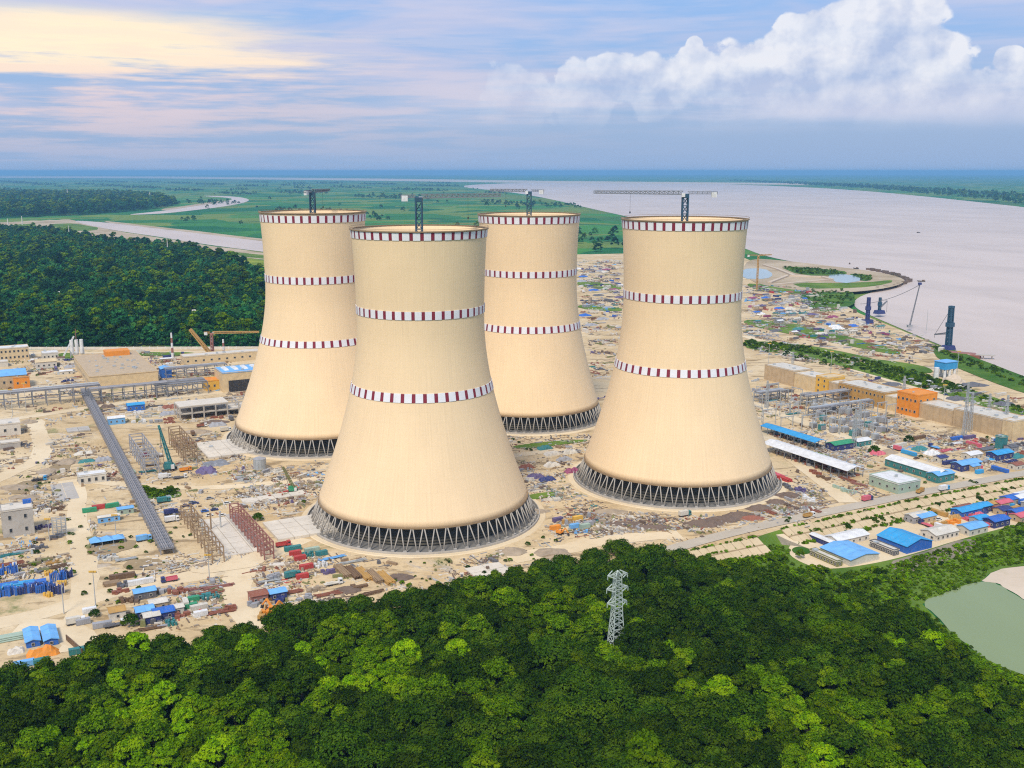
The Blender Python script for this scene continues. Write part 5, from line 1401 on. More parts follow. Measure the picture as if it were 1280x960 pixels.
derrick('tall dark harbour crane on the jetty at the river bank', 1185, 437, 385, 4.2, 'craneblue', (1168, 424, 418))
derrick('leaning blue harbour crane beside the bay', 1084, 404, 374, 3.2, 'navy', None)
derrick('small twin-masted crane behind the leaning blue one', 1099, 392, 374, 2.6, 'craneblue', (1108, 392, 376))
T = thing('river_derrick', 'thin derrick with a long slack cable over the bay', 'crane', G(1137, 409), 0); p = G(1137, 409); hh = zrow(p.x, p.y, lambda q: 0, 356)
MB().box((0, 0, 0), (6, 5, 3)).build('base', 'grey', T); lattice(MB(), (0, 0, 2), (9, 0, hh), 1.3, 16, t=.35, t2=.2, w1=.7).build('boom', 'steel', T); MB().box((9, 0, hh), (4, 3, 3)).build('boom_head', 'navy', T)
cb = MB(); q0, q1 = Vector((9, 0, hh)), G(1075, 380, 18) - p
for i in range(14):
    s0, s1 = i / 14, (i + 1) / 14; sag = lambda s: q0.lerp(q1, s) - Vector((0, 0, 22 * s * (1 - s)))
    cb.beam(sag(s0), sag(s1), .55)
cb.build('cable', 'steel', T)
p = G(1158, 413); o = MB().cyl((0, 0, 0), (0, 0, zrow(p.x, p.y, lambda q: 0, 388)), .8, 0, 6, .4).build('mooring_mast', 'galv', None, p); tag(o, 'thin bare mast on the bank left of the tall harbour crane', 'mast')
T = thing('barge', 'rust-red barge moored below the tall harbour crane', 'barge', G(1198, 446, LOW + .6), R(-35)); 
MB().box((0, 0, 0), (46, 14, 4), 0, 0, .97).build('hull', 'rust', T); MB().box((0, 0, 4), (38, 10, 1.6), 0, 0, .85).build('cargo', 'redsteel', T); MB().box((-19, 0, 4), (5, 8, 5)).build('wheelhouse', 'offwhite', T)
jt = thing('jetty', 'pale concrete jetty on piles beside the barge', 'jetty', G(1165, 441), R(-14))
MB().box((30, 0, -.8), (72, 6, 1)).build('deck', 'concrete', jt)
for i in range(8): MB().cyl((i * 9, 0, -7.5), (i * 9, 0, -.8), 1.2).build('pile', 'concrete', jt)
for i, (px, py) in enumerate(((1148, 291), (1062, 330), (1070, 336), (1152, 352))):
    T = thing('river_boat', None, 'boat', G(px, py, LOW + .6), R(20 + 50 * i), 'small boats on the river')
    hm_ = MB(); n0 = [(-7, -1.6, 1.6), (-7, 1.6, 1.6), (3, 2, 1.4), (9, 0, 2.2), (3, -2, 1.4)]; lo_ = [(-6, -1, 0), (-6, 1, 0), (3, 1.2, 0), (7, 0, 0), (3, -1.2, 0)]
    hm_.poly(n0); 
    for k in range(5): hm_.poly([n0[(k + 1) % 5], n0[k], lo_[k], lo_[(k + 1) % 5]])
    hm_.build('hull', 'black', T); MB().box((-3, 0, 1.6), (5, 2.4, 1.8), 0, 0, .85).build('cabin', 'brown', T); auto(T, 'small dark boat on the wide river', px)

# houses dotted in the far forest
rr = random.Random(9)
for i, (px, py, w) in enumerate(((64, 374, 'white'), (160, 361, 'white'), (258, 344, 'white'), (175, 405, 'lightblue'), (190, 359, 'offwhite'), (268, 398, 'white'), (135, 397, 'white'), (55, 399, 'offwhite'), (175, 315, 'pink'), (240, 398, 'offwhite'), (100, 378, 'white'))):
    zt = LOW + 7
    T = building('village_house', None, 'house', px, py, 13, 9, 9, 'offwhite', w, 'gable', (1, 2, 1, 1.6, 1.4), LOW, 'houses among the far forest'); T.location.z = LOW + 2.5
    auto(T, {'lightblue': 'blue-roofed', 'pink': 'pink-roofed'}.get(w, 'white-roofed') + ' house peeking out of the far forest', px)
for px, py, tp in ((10, 282, 273), (28, 281, 270), (85, 250, 236), (188, 252, 240), (210, 318, 296), (87, 300, 282)):
    p = G(px, py, LOW); h = zrow(p.x, p.y, lambda q: 0, tp) - LOW
    o = MB().cyl((0, 0, 0), (0, 0, h), 5 * p.length / 4000, 0, 6, 2 * p.length / 4000).build('far_mast', 'pale', None, p); tag(o, None, 'mast', 'far pale masts'); auto(o, 'pale slender mast far off on the plain', px)
# ------------------------------------------------------------------ building site: yards, vehicles, stacks
C = container
def grid(s=0): return TH + (0, math.pi / 2)[s] + random.uniform(-.06, .06)
YA, YB, YC, YD = 'in the yard at the forest edge', 'in the yard before the nearest tower', 'in the right hand yard', 'in the riverside yard'
# yard at the forest edge, lower left
for px, py, c, ln in ((153, 723, 'brown', 12.2), (176, 730, 'white', 12.2), (112, 766, 'white', 6.1), (104, 780, 'grey', 6.1), (128, 784, 'grey', 8), (241, 752, 'green', 6.1), (236, 761, 'green', 8), (251, 770, 'white', 6.1), (249, 762, 'offwhite', 8)):
    C(px, py, grid(), c, f'{c} container {YA}', ln, zone='in the yards')
for px, py, a, b, h, w, r_ in ((166, 746, 10, 6, 3.6, 'darkgrey', 'lightblue'), (168, 768, 8, 7, 3.4, 'navy', 'lightblue'), (190, 770, 9, 7, 3.4, 'navy', 'blue'), (178, 775, 7, 6, 3.2, 'navy', 'offwhite'), (185, 758, 8, 6, 3, 'tan', 'pale'), (135, 770, 7, 7, 4, 'pale', 'ochre'),
                               (310, 750, 8, 7, 4, 'redsteel', 'rust'), (334, 746, 8, 6, 3.4, 'navy', 'lightblue'), (214, 764, 5, 5, 3, 'offwhite', 'pale')):
    hut(px, py, a, b, h, w, r_, f'{"grey-white" if r_ == "offwhite" else ("pale blue" if r_ == "lightblue" else r_)}-roofed hut {YA}')
truck(212, 727, TH + math.pi, 'navy', 'pink', 'pink tipper truck below the pipe gallery end')
truck(145, 783, TH, 'white', 'darkgrey', 'white truck with dark bed at the forest edge', form='flat')
truck(95, 780, TH, 'white', 'offwhite', 'white box truck by the road fork at the lower left', form='box')
truck(232, 758, TH + 1.5, 'white', 'offwhite', 'white box truck beside the green containers', form='box')
excavator(336, 770, TH, 'orange', 'orange excavator at the forest edge', s=1.3); excavator(344, 766, TH + 2.2, 'orange', 'orange excavator at the forest edge', s=1.2); excavator(328, 774, TH + 1, 'ochre', 'ochre excavator at the forest edge', s=1.1)
for px, py, w, c, ln in ((262, 742, 'rebar', 'rust', 12), (240, 738, 'rebar', 'redsteel', 12), (272, 735, 'rebar', 'redsteel', 14), (224, 741, 'crate', 'rust', 10), (252, 747, 'crate', 'teal', 9), (262, 748, 'drum', 'teal', 8), (276, 766, 'rebar', 'rust', 12), (286, 762, 'crate', 'rust', 10),
                         (214, 780, 'drum', 'teal', 4), (200, 778, 'crate', 'darkgrey', 8), (150, 740, 'crate', 'rust', 8), (188, 742, 'timber', 'timber', 9), (205, 740, 'crate', 'grey', 7), (160, 752, 'crate', 'brown', 7), (228, 771, 'crate', 'rust', 7), (190, 786, 'rebar', 'brown', 9), (140, 731, 'timber', 'timber', 8), (156, 733, 'crate', 'darkgrey', 6)):
    stack(px, py, grid(), w, c, {'rebar': 'bundle of {} steel bars', 'crate': 'pile of {} crates', 'drum': 'cluster of {} drums', 'timber': 'stack of {} planks'}[w].format({'redsteel': 'red', 'timber': 'brown', 'darkgrey': 'dark'}.get(c, c)) + ' ' + YA, 0, ln)
# blue formwork park at the left edge
for px, py, w, c, ln in ((20, 743, 'formwork', 'blue', 14), (42, 740, 'formwork', 'navy', 12), (58, 739, 'formwork', 'blue', 9), (2, 742, 'formwork', 'sky', 12), (74, 726, 'formwork', 'blue', 8), (72, 742, 'formwork', 'navy', 7), (84, 722, 'formwork', 'navy', 6), (12, 717, 'formwork', 'blue', 9), (4, 735, 'pipe', 'blue', 14), (24, 733, 'pipe', 'sky', 14), (44, 731, 'pipe', 'blue', 10)):
    stack(px, py, grid(), w, c, {'formwork': 'row of upright {} formwork panels', 'pipe': 'stack of {} pipes'}[w].format({'sky': 'light blue', 'navy': 'dark blue'}.get(c, c)) + ' at the left edge', 0, ln)
for px, py, c in ((60, 745, 'yellow'), (79, 731, 'yellow'), (61, 718, 'yellow'), (4, 717, 'yellow')): stack(px, py, grid(), 'drum', c, 'cluster of yellow drums at the left edge', 0, 3.2)
for px, py, c, ln in ((33, 708, 'brown', 10), (12, 706, 'rust', 12), (50, 714, 'olive', 8), (66, 704, 'ochre', 5), (74, 709, 'brown', 8), (2, 712, 'rust', 8), (56, 701, 'olive', 7)): stack(px, py, grid(), 'rebar', c, f'bundle of {c} bars behind the blue formwork', 0, ln)
# sheds at the lower left corner
building('blue_shed', 'first of two long blue sheds at the lower left corner', 'shed', 30, 794, 5.5, 15, 2.6, 'blue', 'lightblue', 'gable', (1, 1, 4, 1.2, 1.1))
building('blue_shed', 'second of two long blue sheds, nearer the road fork', 'shed', 52, 791, 5.5, 16, 2.6, 'blue', 'lightblue', 'gable', (1, 1, 4, 1.2, 1.1))
tarp(54, 818, 13, 7, 4, 'orange', 'orange tarpaulin heap below the two blue sheds'); tarp(20, 815, 7, 5, 2.4, 'pale', 'pale sheet over goods left of the orange tarpaulin')
C(96, 817, TH, 'teal', 'teal container at the forest edge below the blue sheds', 6.1, zone='in the yards'); C(52, 830, TH, 'teal', 'teal container half hidden by the forest edge', 6.1, zone='in the yards'); C(30, 833, TH, 'lightblue', 'light blue container at the forest edge corner', 8, zone='in the yards')
mbw = MB(); p0, p1 = G(83, 800), G(103, 818); d_ = p1 - p0
Wl = thing('boundary_wall', 'short dark brown wall beside the blue sheds', 'wall', p0, math.atan2(d_.y, d_.x))
for i in range(6): MB().box((d_.length * (i + .5) / 6, 0, 0), (d_.length / 6 - .2, .4, 2.6)).build('panel', 'brown', Wl)
stack(8, 800, grid(), 'pipe', 'palegreen', 'stack of pale green pipes left of the blue sheds', 0, 14)
# before the nearest tower
for px, py, c, ln in ((366, 688, 'teal', 9), (369, 694, 'red', 6.1), (375, 700, 'red', 6.1), (383, 711, 'red', 7), (378, 723, 'red', 6.1), (390, 690, 'palegreen', 8), (402, 694, 'teal', 6.1)):
    C(px, py, grid(), c, f'{c} container {YB}', ln, zone='in the yards')
truck(354, 683, TH, 'red', 'red', 'red truck on the slab edge before the nearest tower'); truck(418, 731, TH, 'white', 'offwhite', 'white truck before the timber stacks', form='flat'); truck(366, 722, TH, 'teal', 'teal', 'teal truck beside the red containers', form='box')
for i, (px, py) in enumerate(((428, 715), (441, 717), (455, 719), (468, 722), (482, 724))): stack(px, py, TH + math.pi / 2, 'timber', ('timber', 'brown', 'ochre', 'timber', 'ochre')[i], f'stack of long planks below the nearest tower', 0, 18)
for px, py, w, c, ln in ((345, 722, 'crate', 'grey', 8), (336, 727, 'rebar', 'galv', 10), (395, 738, 'crate', 'rubble', 9), (410, 744, 'rebar', 'rust', 12), (380, 748, 'crate', 'grey', 7), (365, 741, 'rebar', 'rust', 9), (350, 752, 'crate', 'navy', 6), (400, 708, 'drum', 'white', 7), (410, 716, 'crate', 'purple', 6), (415, 699, 'rebar', 'lightblue', 14), (440, 703, 'rebar', 'galv', 14), (450, 735, 'crate', 'brown', 8), (465, 742, 'rebar', 'brown', 10), (385, 695, 'drum', 'teal', 6), (320, 757, 'crate', 'grey', 7), (330, 752, 'crate', 'brown', 6)):
    stack(px, py, grid(), w, c, {'rebar': 'bundle of {} bars', 'crate': 'pile of {} crates', 'drum': 'cluster of {} drums'}[w].format({'galv': 'silver', 'lightblue': 'pale blue', 'rubble': 'tan'}.get(c, c)) + ' ' + YB, 0, ln)
# around the gallery and steel frames
for px, py, c in ((112, 640, 'green'), (124, 636, 'red'), (140, 634, 'green')): C(px, py, grid(), c, f'{c} container in the cabin group left of the gallery', 8, zone='in the yards')
hut(122, 652, 12, 4, 3.2, 'lightblue', 'pale', 'pale cabin in the group left of the gallery'); hut(146, 641, 9, 5, 3.2, 'palegreen', 'lightblue', 'pale blue cabin in the group left of the gallery')
for px, py, c, b in ((214, 643, 'navy', 'dark blue'), (205, 628, 'teal', 'teal'), (180, 676, 'lightblue', 'pale blue'), (215, 652, 'white', 'white')): truck(px, py, grid(), c, c, f'{b} truck near the pipe gallery', form='box')
for px, py, c in ((232, 633, 'navy'), (244, 630, 'navy'), (256, 640, 'blue'), (268, 638, 'navy'), (262, 645, 'white'), (278, 645, 'white'), (240, 629, 'grey'), (284, 630, 'white'), (300, 622, 'white'), (262, 624, 'grey')): car(px, py, grid(), c, f'{c} car parked behind the steel columns')
hut(158, 512, 14, 9, 5, 'blue', 'sky', 'bright blue hut right of the pipe gallery'); hut(134, 529, 13, 8, 5, 'lightblue', 'white', 'white-roofed hut right of the pipe gallery')
for px, py, c in ((172, 528, 'white'), (165, 520, 'offwhite'), (180, 522, 'galv'), (176, 516, 'white')): stack(px, py, grid(), 'crate', c, 'pale pile of crates right of the pipe gallery', 0, 12)
truck(232, 589, TH, 'orange', 'orange', 'orange truck in front of the brown steel frame'); truck(206, 598, TH, 'white', 'white', 'white box truck in front of the teal crane', form='box'); truck(226, 598, TH, 'white', 'darkgrey', 'dark flatbed truck in front of the teal crane', form='flat')
tarp(258, 590, 14, 12, 4, 'purple', 'purple tarpaulin heap left of the leftmost tower'); tarp(270, 580, 18, 12, 3, 'steel', 'grey sheet heap behind the purple tarpaulin')
for px, py, a, b, h, m_ in ((130, 575, 12, 8, 3, 'grey'), (105, 567, 14, 7, 2, 'offwhite'), (108, 577, 12, 6, 2, 'teal'), (120, 505, 14, 9, 3, 'darkrubble'), (135, 509, 12, 8, 3, 'darkrubble')): tarp(px, py, a, b, h, m_, {'grey': 'grey', 'offwhite': 'pale', 'teal': 'teal', 'darkrubble': 'dark'}[m_] + ' covered heap left of the steel frames')
for px, py, w, c in ((160, 592, 'pipe', 'palegreen'), (185, 590, 'rebar', 'teal'), (180, 570, 'crate', 'magenta'), (188, 582, 'rebar', 'brown'), (196, 570, 'crate', 'pale'), (70, 672, 'crate', 'darkgrey'), (55, 660, 'drum', 'purple'), (30, 690, 'rebar', 'galv'), (15, 694, 'rebar', 'teal'), (48, 686, 'crate', 'darkgrey'), (140, 700, 'crate', 'offwhite'), (158, 700, 'rebar', 'galv'), (134, 698, 'drum', 'galv'), (60, 640, 'crate', 'pale'), (72, 637, 'crate', 'brown'), (46, 618, 'crate', 'pale'), (50, 601, 'truckish', 'sky')):
    if w == 'truckish': truck(px, py, TH, 'sky', 'black', 'small light blue truck left of the hard court', form='flat'); continue
    stack(px, py, grid(), w, c, {'rebar': 'bundle of {} bars', 'crate': 'pile of {} crates', 'drum': 'cluster of {} drums', 'pipe': 'stack of {} pipes'}[w].format({'galv': 'silver', 'darkgrey': 'dark'}.get(c, c)) + ' in the left part of the site', 0, 9)
# lamp posts
for px, py, tp in ((80, 767, 728), (120, 762, 716), (262, 726, 695), (16, 520, 488), (33, 515, 480), (219, 492, 470), (145, 668, 645), (62, 676, 650), (1038, 470, 440), (1090, 560, 520), (1196, 470, 440), (960, 466, 430), (1178, 520, 482)): lamp_post(px, py, tp, 'slender floodlight mast on the building site')
# between the towers
for px, py, c in ((670, 597, 'purple'), (684, 600, 'navy'), (658, 585, 'rust'), (716, 590, 'magenta'), (690, 582, 'pale'), (705, 575, 'grey'), (690, 568, 'pale'), (681, 561, 'teal'), (712, 566, 'offwhite')): tarp(px, py, 12, 7, 3.0, c, {'magenta': 'crimson', 'pale': 'pale', 'offwhite': 'white'}.get(c, c) + ' covered heap in the gap between the towers')
for px, py, c in ((697, 652, 'purple'), (694, 662, 'orange'), (722, 650, 'yellow'), (709, 654, 'ochre'), (718, 660, 'lightblue'), (731, 660, 'palegreen'), (735, 657, 'grey')): C(px, py, grid(), c, {'palegreen': 'pale green', 'lightblue': 'pale blue', 'ochre': 'ochre'}.get(c, c) + ' container between the two front towers', 6.1, zone='in the yards')
truck(856, 645, TH, 'teal', 'offwhite', 'teal truck with pale box in front of the rightmost tower', form='box'); excavator(700, 668, -.6, 'orange', 'orange excavator between the two front towers', s=.9)
for px, py, rx, ry, h, m_ in ((640, 690, 9, 7, 2.6, 'rubble'), (690, 692, 12, 8, 3, 'rubble'), (665, 640, 12, 6, 2, 'rubble'), (815, 660, 16, 5, 2, 'darkrubble'), (880, 655, 14, 7, 3, 'darkrubble'), (905, 650, 12, 6, 3, 'darkrubble'), (925, 645, 12, 6, 3, 'darkrubble'), (950, 636, 10, 7, 3, 'darkrubble'), (940, 648, 9, 5, 2, 'rust'), (970, 628, 8, 5, 2.4, 'darkrubble'), (985, 620, 10, 6, 3, 'darkrubble'), (760, 640, 14, 5, 2, 'rubble'), (780, 655, 14, 5, 1.6, 'darkrubble'),
                              (60, 590, 10, 8, 3, 'rubble'), (85, 578, 10, 9, 3, 'rubble'), (36, 528, 8, 6, 3, 'rubble'), (18, 610, 12, 7, 2.4, 'rubble'), (30, 622, 12, 6, 2, 'rubble'), (1192, 478, 14, 9, 9, 'sand'), (1215, 482, 18, 8, 4, 'darkgrey'), (1110, 566, 8, 6, 3, 'rubble'), (270, 528, 13, 7, 2.5, 'darkrubble'), (245, 540, 14, 7, 2, 'rubble'), (500, 722, 9, 5, 2, 'darkrubble'), (435, 738, 8, 5, 2.4, 'darkrubble')):
    heap(px, py, rx, ry, h, m_, {'rubble': 'tan', 'darkrubble': 'dark brown', 'rust': 'rusty', 'sand': 'conical sand', 'darkgrey': 'black'}[m_] + ' heap ' + ('on the left part of the site' if px < 330 else ('around the front tower bases' if px < 1000 else 'towards the river')))
# right of the rightmost tower
for px, py, w, c in ((972, 596, 'pipe', 'pink'), (980, 600, 'pipe', 'red'), (1010, 625, 'crate', 'white'), (1015, 638, 'rebar', 'rust'), (985, 610, 'crate', 'darkgrey'), (1000, 614, 'crate', 'purple'), (1020, 592, 'crate', 'rust'), (1030, 598, 'crate', 'brown'), (1060, 600, 'rebar', 'rust'), (1072, 606, 'rebar', 'redsteel'), (1050, 612, 'crate', 'palegreen'), (1060, 615, 'drum', 'palegreen'), (960, 640, 'rebar', 'rust'), (990, 634, 'rebar', 'darkrubble')):
    stack(px, py, grid(1), w, c, {'rebar': 'bundle of {} bars', 'crate': 'pile of {} crates', 'drum': 'cluster of {} drums', 'pipe': 'stack of {} pipes'}[w].format({'darkgrey': 'dark', 'darkrubble': 'brown', 'redsteel': 'red'}.get(c, c)) + ' right of the rightmost tower', 0, 11)
truck(1011, 646.5, TH, 'white', 'ochre', 'white truck with orange load on the asphalt road'); truck(1180, 613, TH, 'sky', 'white', 'light blue bus-like truck on the asphalt road', form='box'); truck(1084, 626, TH, 'navy', 'pink', 'dark truck with pink load beside the white warehouse', form='box'); truck(1150, 616, TH + .3, 'ochre', 'ochre', 'ochre loader beside the asphalt road')
rr = random.Random(21)
RP = np.array([(x, y, w / 2 + 1.0) for Q, w in ROADS for x, y in Q])
def near_road(x, y): return bool((((RP[:, 0] - x) ** 2 + (RP[:, 1] - y) ** 2) < RP[:, 2] ** 2).any())
PAL = ['lightblue', 'blue', 'navy', 'red', 'white', 'grey', 'rust', 'purple', 'teal', 'offwhite', 'green', 'brown', 'magenta', 'sky', 'darkgrey', 'pink']
CN = {'lightblue': 'pale blue', 'offwhite': 'cream white', 'sky': 'sky blue', 'darkgrey': 'dark grey', 'navy': 'dark blue', 'magenta': 'crimson'}
def yard(poly, n, where, pal=PAL, z=0.0, scale=1.0, kinds=('C', 'C', 'S', 'T', 'V', 'K', 'H', 'A')):
    pts = []; tries = 0
    W = [G(x, y, z) for x, y in poly]; WP = [(p.x, p.y) for p in W]
    x0, x1 = min(p[0] for p in WP), max(p[0] for p in WP); y0, y1 = min(p[1] for p in WP), max(p[1] for p in WP)
    while len(pts) < n and tries < 4000:
        tries += 1
        x, y = rr.uniform(x0, x1), rr.uniform(y0, y1)
        if not inpoly(x, y, WP) or any((x - a) ** 2 + (y - b) ** 2 < (9 * scale) ** 2 for a, b in pts): continue
        if z > -1 and near_road(x, y): continue
        pts.append((x, y)); px, py = PIX((x, y, z))
        c = rr.choice(pal); k = rr.choice(kinds); nm = CN.get(c, c)
        if k == 'C': C(px, py, grid(rr.random() < .4), c, f'{nm} container {where}', rr.choice((6.1, 12.2, 12.2)), z, 'in the yards')
        elif k == 'S': stack(px, py, grid(), 'rebar', c, f'bundle of {nm} bars {where}', z, 12)
        elif k == 'A': stack(px, py, grid(), 'crate', c, f'pile of {nm} crates {where}', z, 11)
        elif k == 'T': tarp(px, py, 12 * scale, 8 * scale, 3.2, c, f'{nm} tarpaulin heap {where}', TH, z)
        elif k == 'V': truck(px, py, grid(rr.random() < .5), rr.choice(('white', 'navy', 'ochre')), c, f'truck with {nm} bed {where}', z, rr.choice(('tipper', 'box', 'flat')))
        elif k == 'K': car(px, py, grid(), c, f'{nm} car {where}', z)
        elif k == 'H': hut(px, py, rr.uniform(8, 14), rr.uniform(5, 8), 3.4, rr.choice(('offwhite', 'grey', 'tan')), c, f'hut with {nm} roof {where}', z)
yard([(1090, 566), (1150, 548), (1225, 548), (1282, 556), (1282, 584), (1200, 600), (1165, 596)], 46, YC, ['lightblue', 'blue', 'navy', 'red', 'white', 'grey', 'rust', 'purple', 'teal', 'offwhite', 'pink', 'brown', 'darkgrey', 'sky'])
yard([(1130, 648), (1210, 634), (1282, 618), (1282, 646), (1230, 660), (1180, 668)], 40, 'in the right part of the compound', ['blue', 'sky', 'ochre', 'pink', 'navy', 'rust', 'white', 'white', 'lightblue', 'orange'], LOW + .15, .75, ('C', 'H', 'H', 'V', 'K', 'T', 'A'))
yard([(935, 368), (990, 362), (1010, 385), (1060, 395), (1105, 412), (1160, 432), (1150, 440), (1050, 432), (940, 412)], 105, YD, ['magenta', 'purple', 'white', 'blue', 'grey', 'rust', 'offwhite', 'navy', 'grey', 'white', 'brown', 'darkgrey', 'offwhite', 'teal'], 0, 1.35, ('C', 'C', 'T', 'T', 'A', 'S', 'H', 'H'))
yard([(722, 334), (777, 338), (777, 420), (735, 440), (728, 400)], 52, 'in the gap between the two right towers', ['purple', 'navy', 'blue', 'white', 'grey', 'magenta', 'offwhite', 'grey', 'white', 'brown', 'darkgrey'], 0, 1.5, ('C', 'T', 'T', 'A', 'S', 'H', 'V'))
yard([(30, 444), (92, 444), (92, 478), (40, 474)], 14, 'among the offices at the upper left', ['grey', 'purple', 'darkgrey', 'white', 'offwhite', 'brown', 'navy'], 0, 1.3)
yard([(105, 441), (230, 442), (222, 470), (186, 470), (170, 450)], 18, 'right of the flat hall', ['grey', 'white', 'offwhite', 'navy', 'purple', 'pale', 'palegreen', 'blue'], 0, 1.5)
yard([(185, 505), (216, 505), (216, 530), (190, 530)], 7, 'left of the concrete frame', ['grey', 'pink', 'rust', 'offwhite', 'darkgrey'], 0, 1.2, ('S', 'A', 'T'))
yard([(240, 525), (290, 520), (284, 545), (240, 545)], 8, 'beside the leftmost tower', ['darkgrey', 'grey', 'brown', 'rust', 'offwhite'], 0, 1.2, ('S', 'A', 'T', 'V'))
yard([(940, 470), (965, 478), (1010, 500), (990, 530), (945, 520)], 12, 'in the switchyard', ['grey', 'galv', 'teal', 'rust', 'darkgrey', 'palegreen'], 0, 1.2, ('S', 'A', 'A'))
yard([(1060, 470), (1140, 470), (1280, 500), (1280, 512), (1200, 500)], 20, 'between the canal and the pump house', ['grey', 'purple', 'offwhite', 'white', 'navy', 'darkgrey'], 0, 1.6)

# loose debris over the whole site: one mass
DC = ['rubble', 'darkrubble', 'offwhite', 'grey', 'rust', 'timber', 'pale', 'darkgrey', 'lightblue', 'purple', 'teal', 'galv', 'olive', 'red']
DW = [26, 16, 12, 12, 4, 10, 16, 8, .7, .7, .6, 9, 9, .4]
ZON = [(1800, .9, [(945, 605), (1000, 588), (1058, 616), (1045, 636), (960, 652), (900, 655)]), (900, .9, [(955, 545), (1060, 580), (1110, 575), (1060, 560), (960, 535)]), (700, .9, [(1030, 585), (1085, 605), (1120, 620), (1060, 622)]), (700, .9, [(520, 705), (640, 692), (690, 690), (600, 722), (480, 740)]), (3200, 1.0, [(150, 700), (310, 690), (480, 700), (520, 735), (330, 785), (120, 785)]), (2000, 1.0, [(0, 620), (100, 620), (130, 700), (60, 715), (0, 740)]), (2600, 1.05, [(110, 560), (300, 540), (330, 610), (240, 650), (160, 640)]), (2600, 1.05, [(285, 600), (400, 575), (395, 650), (330, 650)]),
       (3000, 1.05, [(630, 545), (745, 545), (730, 600), (760, 660), (640, 690), (660, 620)]), (2400, 1.0, [(740, 640), (860, 650), (960, 640), (1020, 625), (1040, 640), (850, 675), (740, 675)]), (2400, 1.05, [(960, 560), (1080, 600), (1230, 590), (1280, 580), (1280, 545), (1150, 545), (1000, 560)]),
       (3000, 1.2, [(940, 480), (1120, 520), (1240, 555), (1100, 570), (950, 525)]), (4200, 2.0, [(930, 355), (1010, 360), (1060, 390), (1180, 436), (1130, 455), (930, 415)]), (3000, 1.8, [(722, 325), (777, 325), (777, 450), (740, 500), (735, 450)]), (3600, 1.45, [(0, 440), (230, 440), (320, 450), (290, 530), (120, 530), (0, 530)]),
       (1500, 1.1, [(0, 530), (100, 530), (140, 590), (60, 620), (0, 620)]), (1200, 1.5, [(1060, 465), (1280, 500), (1280, 540), (1100, 480)]), (1500, 1.5, [(930, 415), (1100, 455), (1060, 465), (950, 440)])]
DF = [18, 11, 15, 12, 5, 6, 14, 8, 4, 4, 3, 9, 12, 2]
mb = MB()
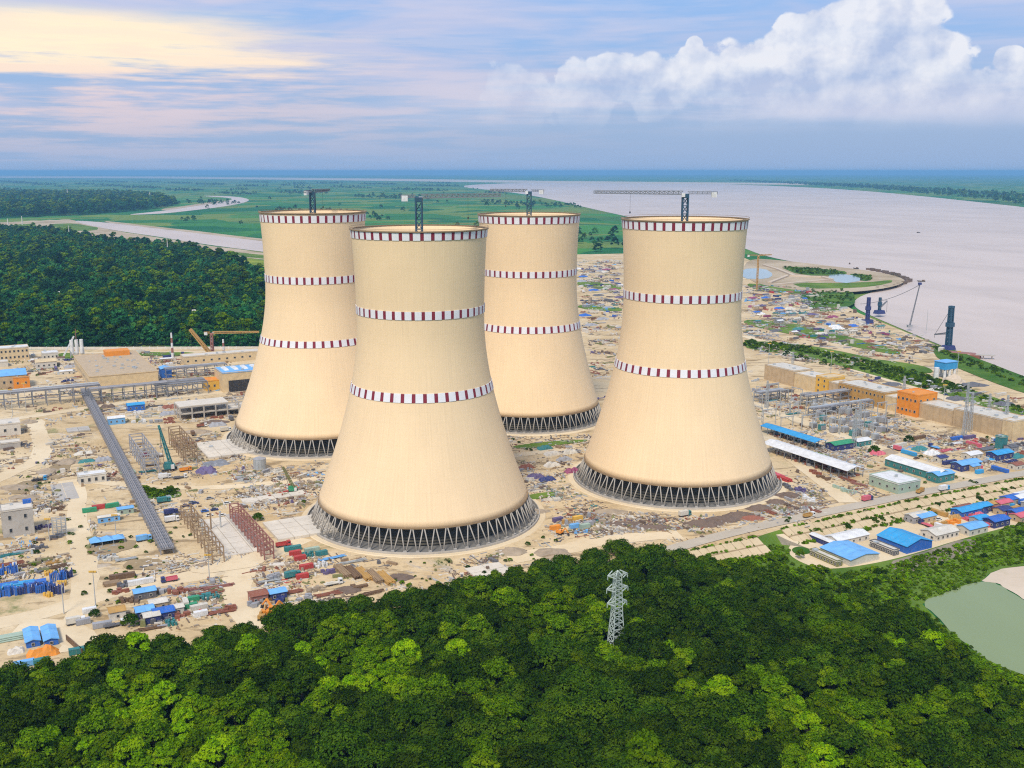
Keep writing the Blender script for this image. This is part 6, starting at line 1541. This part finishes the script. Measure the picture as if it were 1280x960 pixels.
for n_, sf, poly in ZON:
    WP = [tuple(G(x, y)[:2]) for x, y in poly]
    x0, x1 = min(p[0] for p in WP), max(p[0] for p in WP); y0, y1 = min(p[1] for p in WP), max(p[1] for p in WP)
    k = 0
    while k < n_:
        cx_, cy_ = rr.uniform(x0, x1), rr.uniform(y0, y1)
        if not inpoly(cx_, cy_, WP): continue
        if math.sin(cx_ * .045 + 1.3) * math.cos(cy_ * .038 + .4) + .5 * math.sin(cx_ * .11 - cy_ * .07) < -.12 and rr.random() < .82: k += 2; continue
        c = rr.choices(range(len(DC)), DW if sf < 1.7 else DF)[0]; az_ = TH + rr.choice((0, math.pi / 2)) + rr.gauss(0, .15); m_ = rr.randrange(3, 14); sp = rr.uniform(2, 8)
        for _ in range(m_):
            x, y = cx_ + rr.gauss(0, sp), cy_ + rr.gauss(0, sp * .8); k += 1
            if any((x - t_[0]) ** 2 + (y - t_[1]) ** 2 < (t_[2] + 9) ** 2 for t_ in TW.values()): continue
            q = rr.random(); s_ = sf * rr.lognormvariate(-.68, .45)
            if near_road(x, y): continue
            if q < .55: mb.box((x, y, -.05), (rr.uniform(1.2, 4.5) * s_, rr.uniform(.5, 1.6) * s_, rr.uniform(.3, 1.2) * s_), az_ + rr.gauss(0, .3), c)
            elif q < .85: mb.box((x, y, -.05), (rr.uniform(4, 12) * s_, rr.uniform(.25, .55) * sf, rr.uniform(.2, .5) * sf), az_ + rr.gauss(0, .08), c)
            else: mb.box((x, y, -.05), (1.3 * s_, 1.2 * s_, rr.uniform(.8, 1.8) * s_), az_, c, rr.uniform(.6, 1))
tag(mb.build('construction_debris', DC), 'loose planks, blocks and rubble strewn over the building site', 'debris', kind='stuff')
# weeds
P = []
for _ in range(1500):
    x, y = rr.uniform(-20, 1290), rr.uniform(440, 760); g = G(x, y)
    if not inpoly(x, y, SITE) or any((g.x - t_[0]) ** 2 + (g.y - t_[1]) ** 2 < (t_[2] + 12) ** 2 for t_ in TW.values()): continue
    if math.sin(g.x * .03 + 2) * math.cos(g.y * .024) + .4 * math.sin(g.x * .09) > .35: P.append((g.x, g.y, 0))
scatter('weeds', 'low weeds and bushes growing between the yards', 'weeds', P, [rr.uniform(.25, .75) for _ in P], [rr.uniform(0, 6.28) for _ in P], BUSH)
for px, py, s_, lab in ((164, 781, 1.9, 'dark green bush between the huts at the forest edge'), (119, 770, 1.2, 'small green bush beside the white container'), (323, 650, 1.6, 'dark green bush behind the pale slab'), (1136, 552, 1.8, 'green bush beside the switchyard road'), (1093, 566, 2.0, 'bright green bush in the right hand yard')):
    p = G(px, py); o = put('bush', BUSH[1], None, p); o.scale = (s_, s_, s_); tag(o, lab, 'bush')
finish_labels()
# ------------------------------------------------------------------ the hazy air
HAZE = 4.6e-5
hz = MB().box((0, 0, LOW - 1.5), (2 * RG + 4000, 2 * RG + 4000, 232 - LOW))
hm = bpy.data.materials.new('haze'); hm.use_nodes = True; _M['haze'] = hm
ht = hm.node_tree; ht.nodes.clear()
hv = ht.nodes.new('ShaderNodeVolumePrincipled'); ho = ht.nodes.new('ShaderNodeOutputMaterial')
hv.inputs['Color'].default_value = (.3, .66, 1.0, 1); hv.inputs['Density'].default_value = HAZE; hv.inputs['Anisotropy'].default_value = 0.0
ht.links.new(hv.outputs[0], ho.inputs['Volume'])
tag(hz.build('haze', 'haze'), 'thin blue haze hanging over the whole plain', 'haze', kind='stuff')
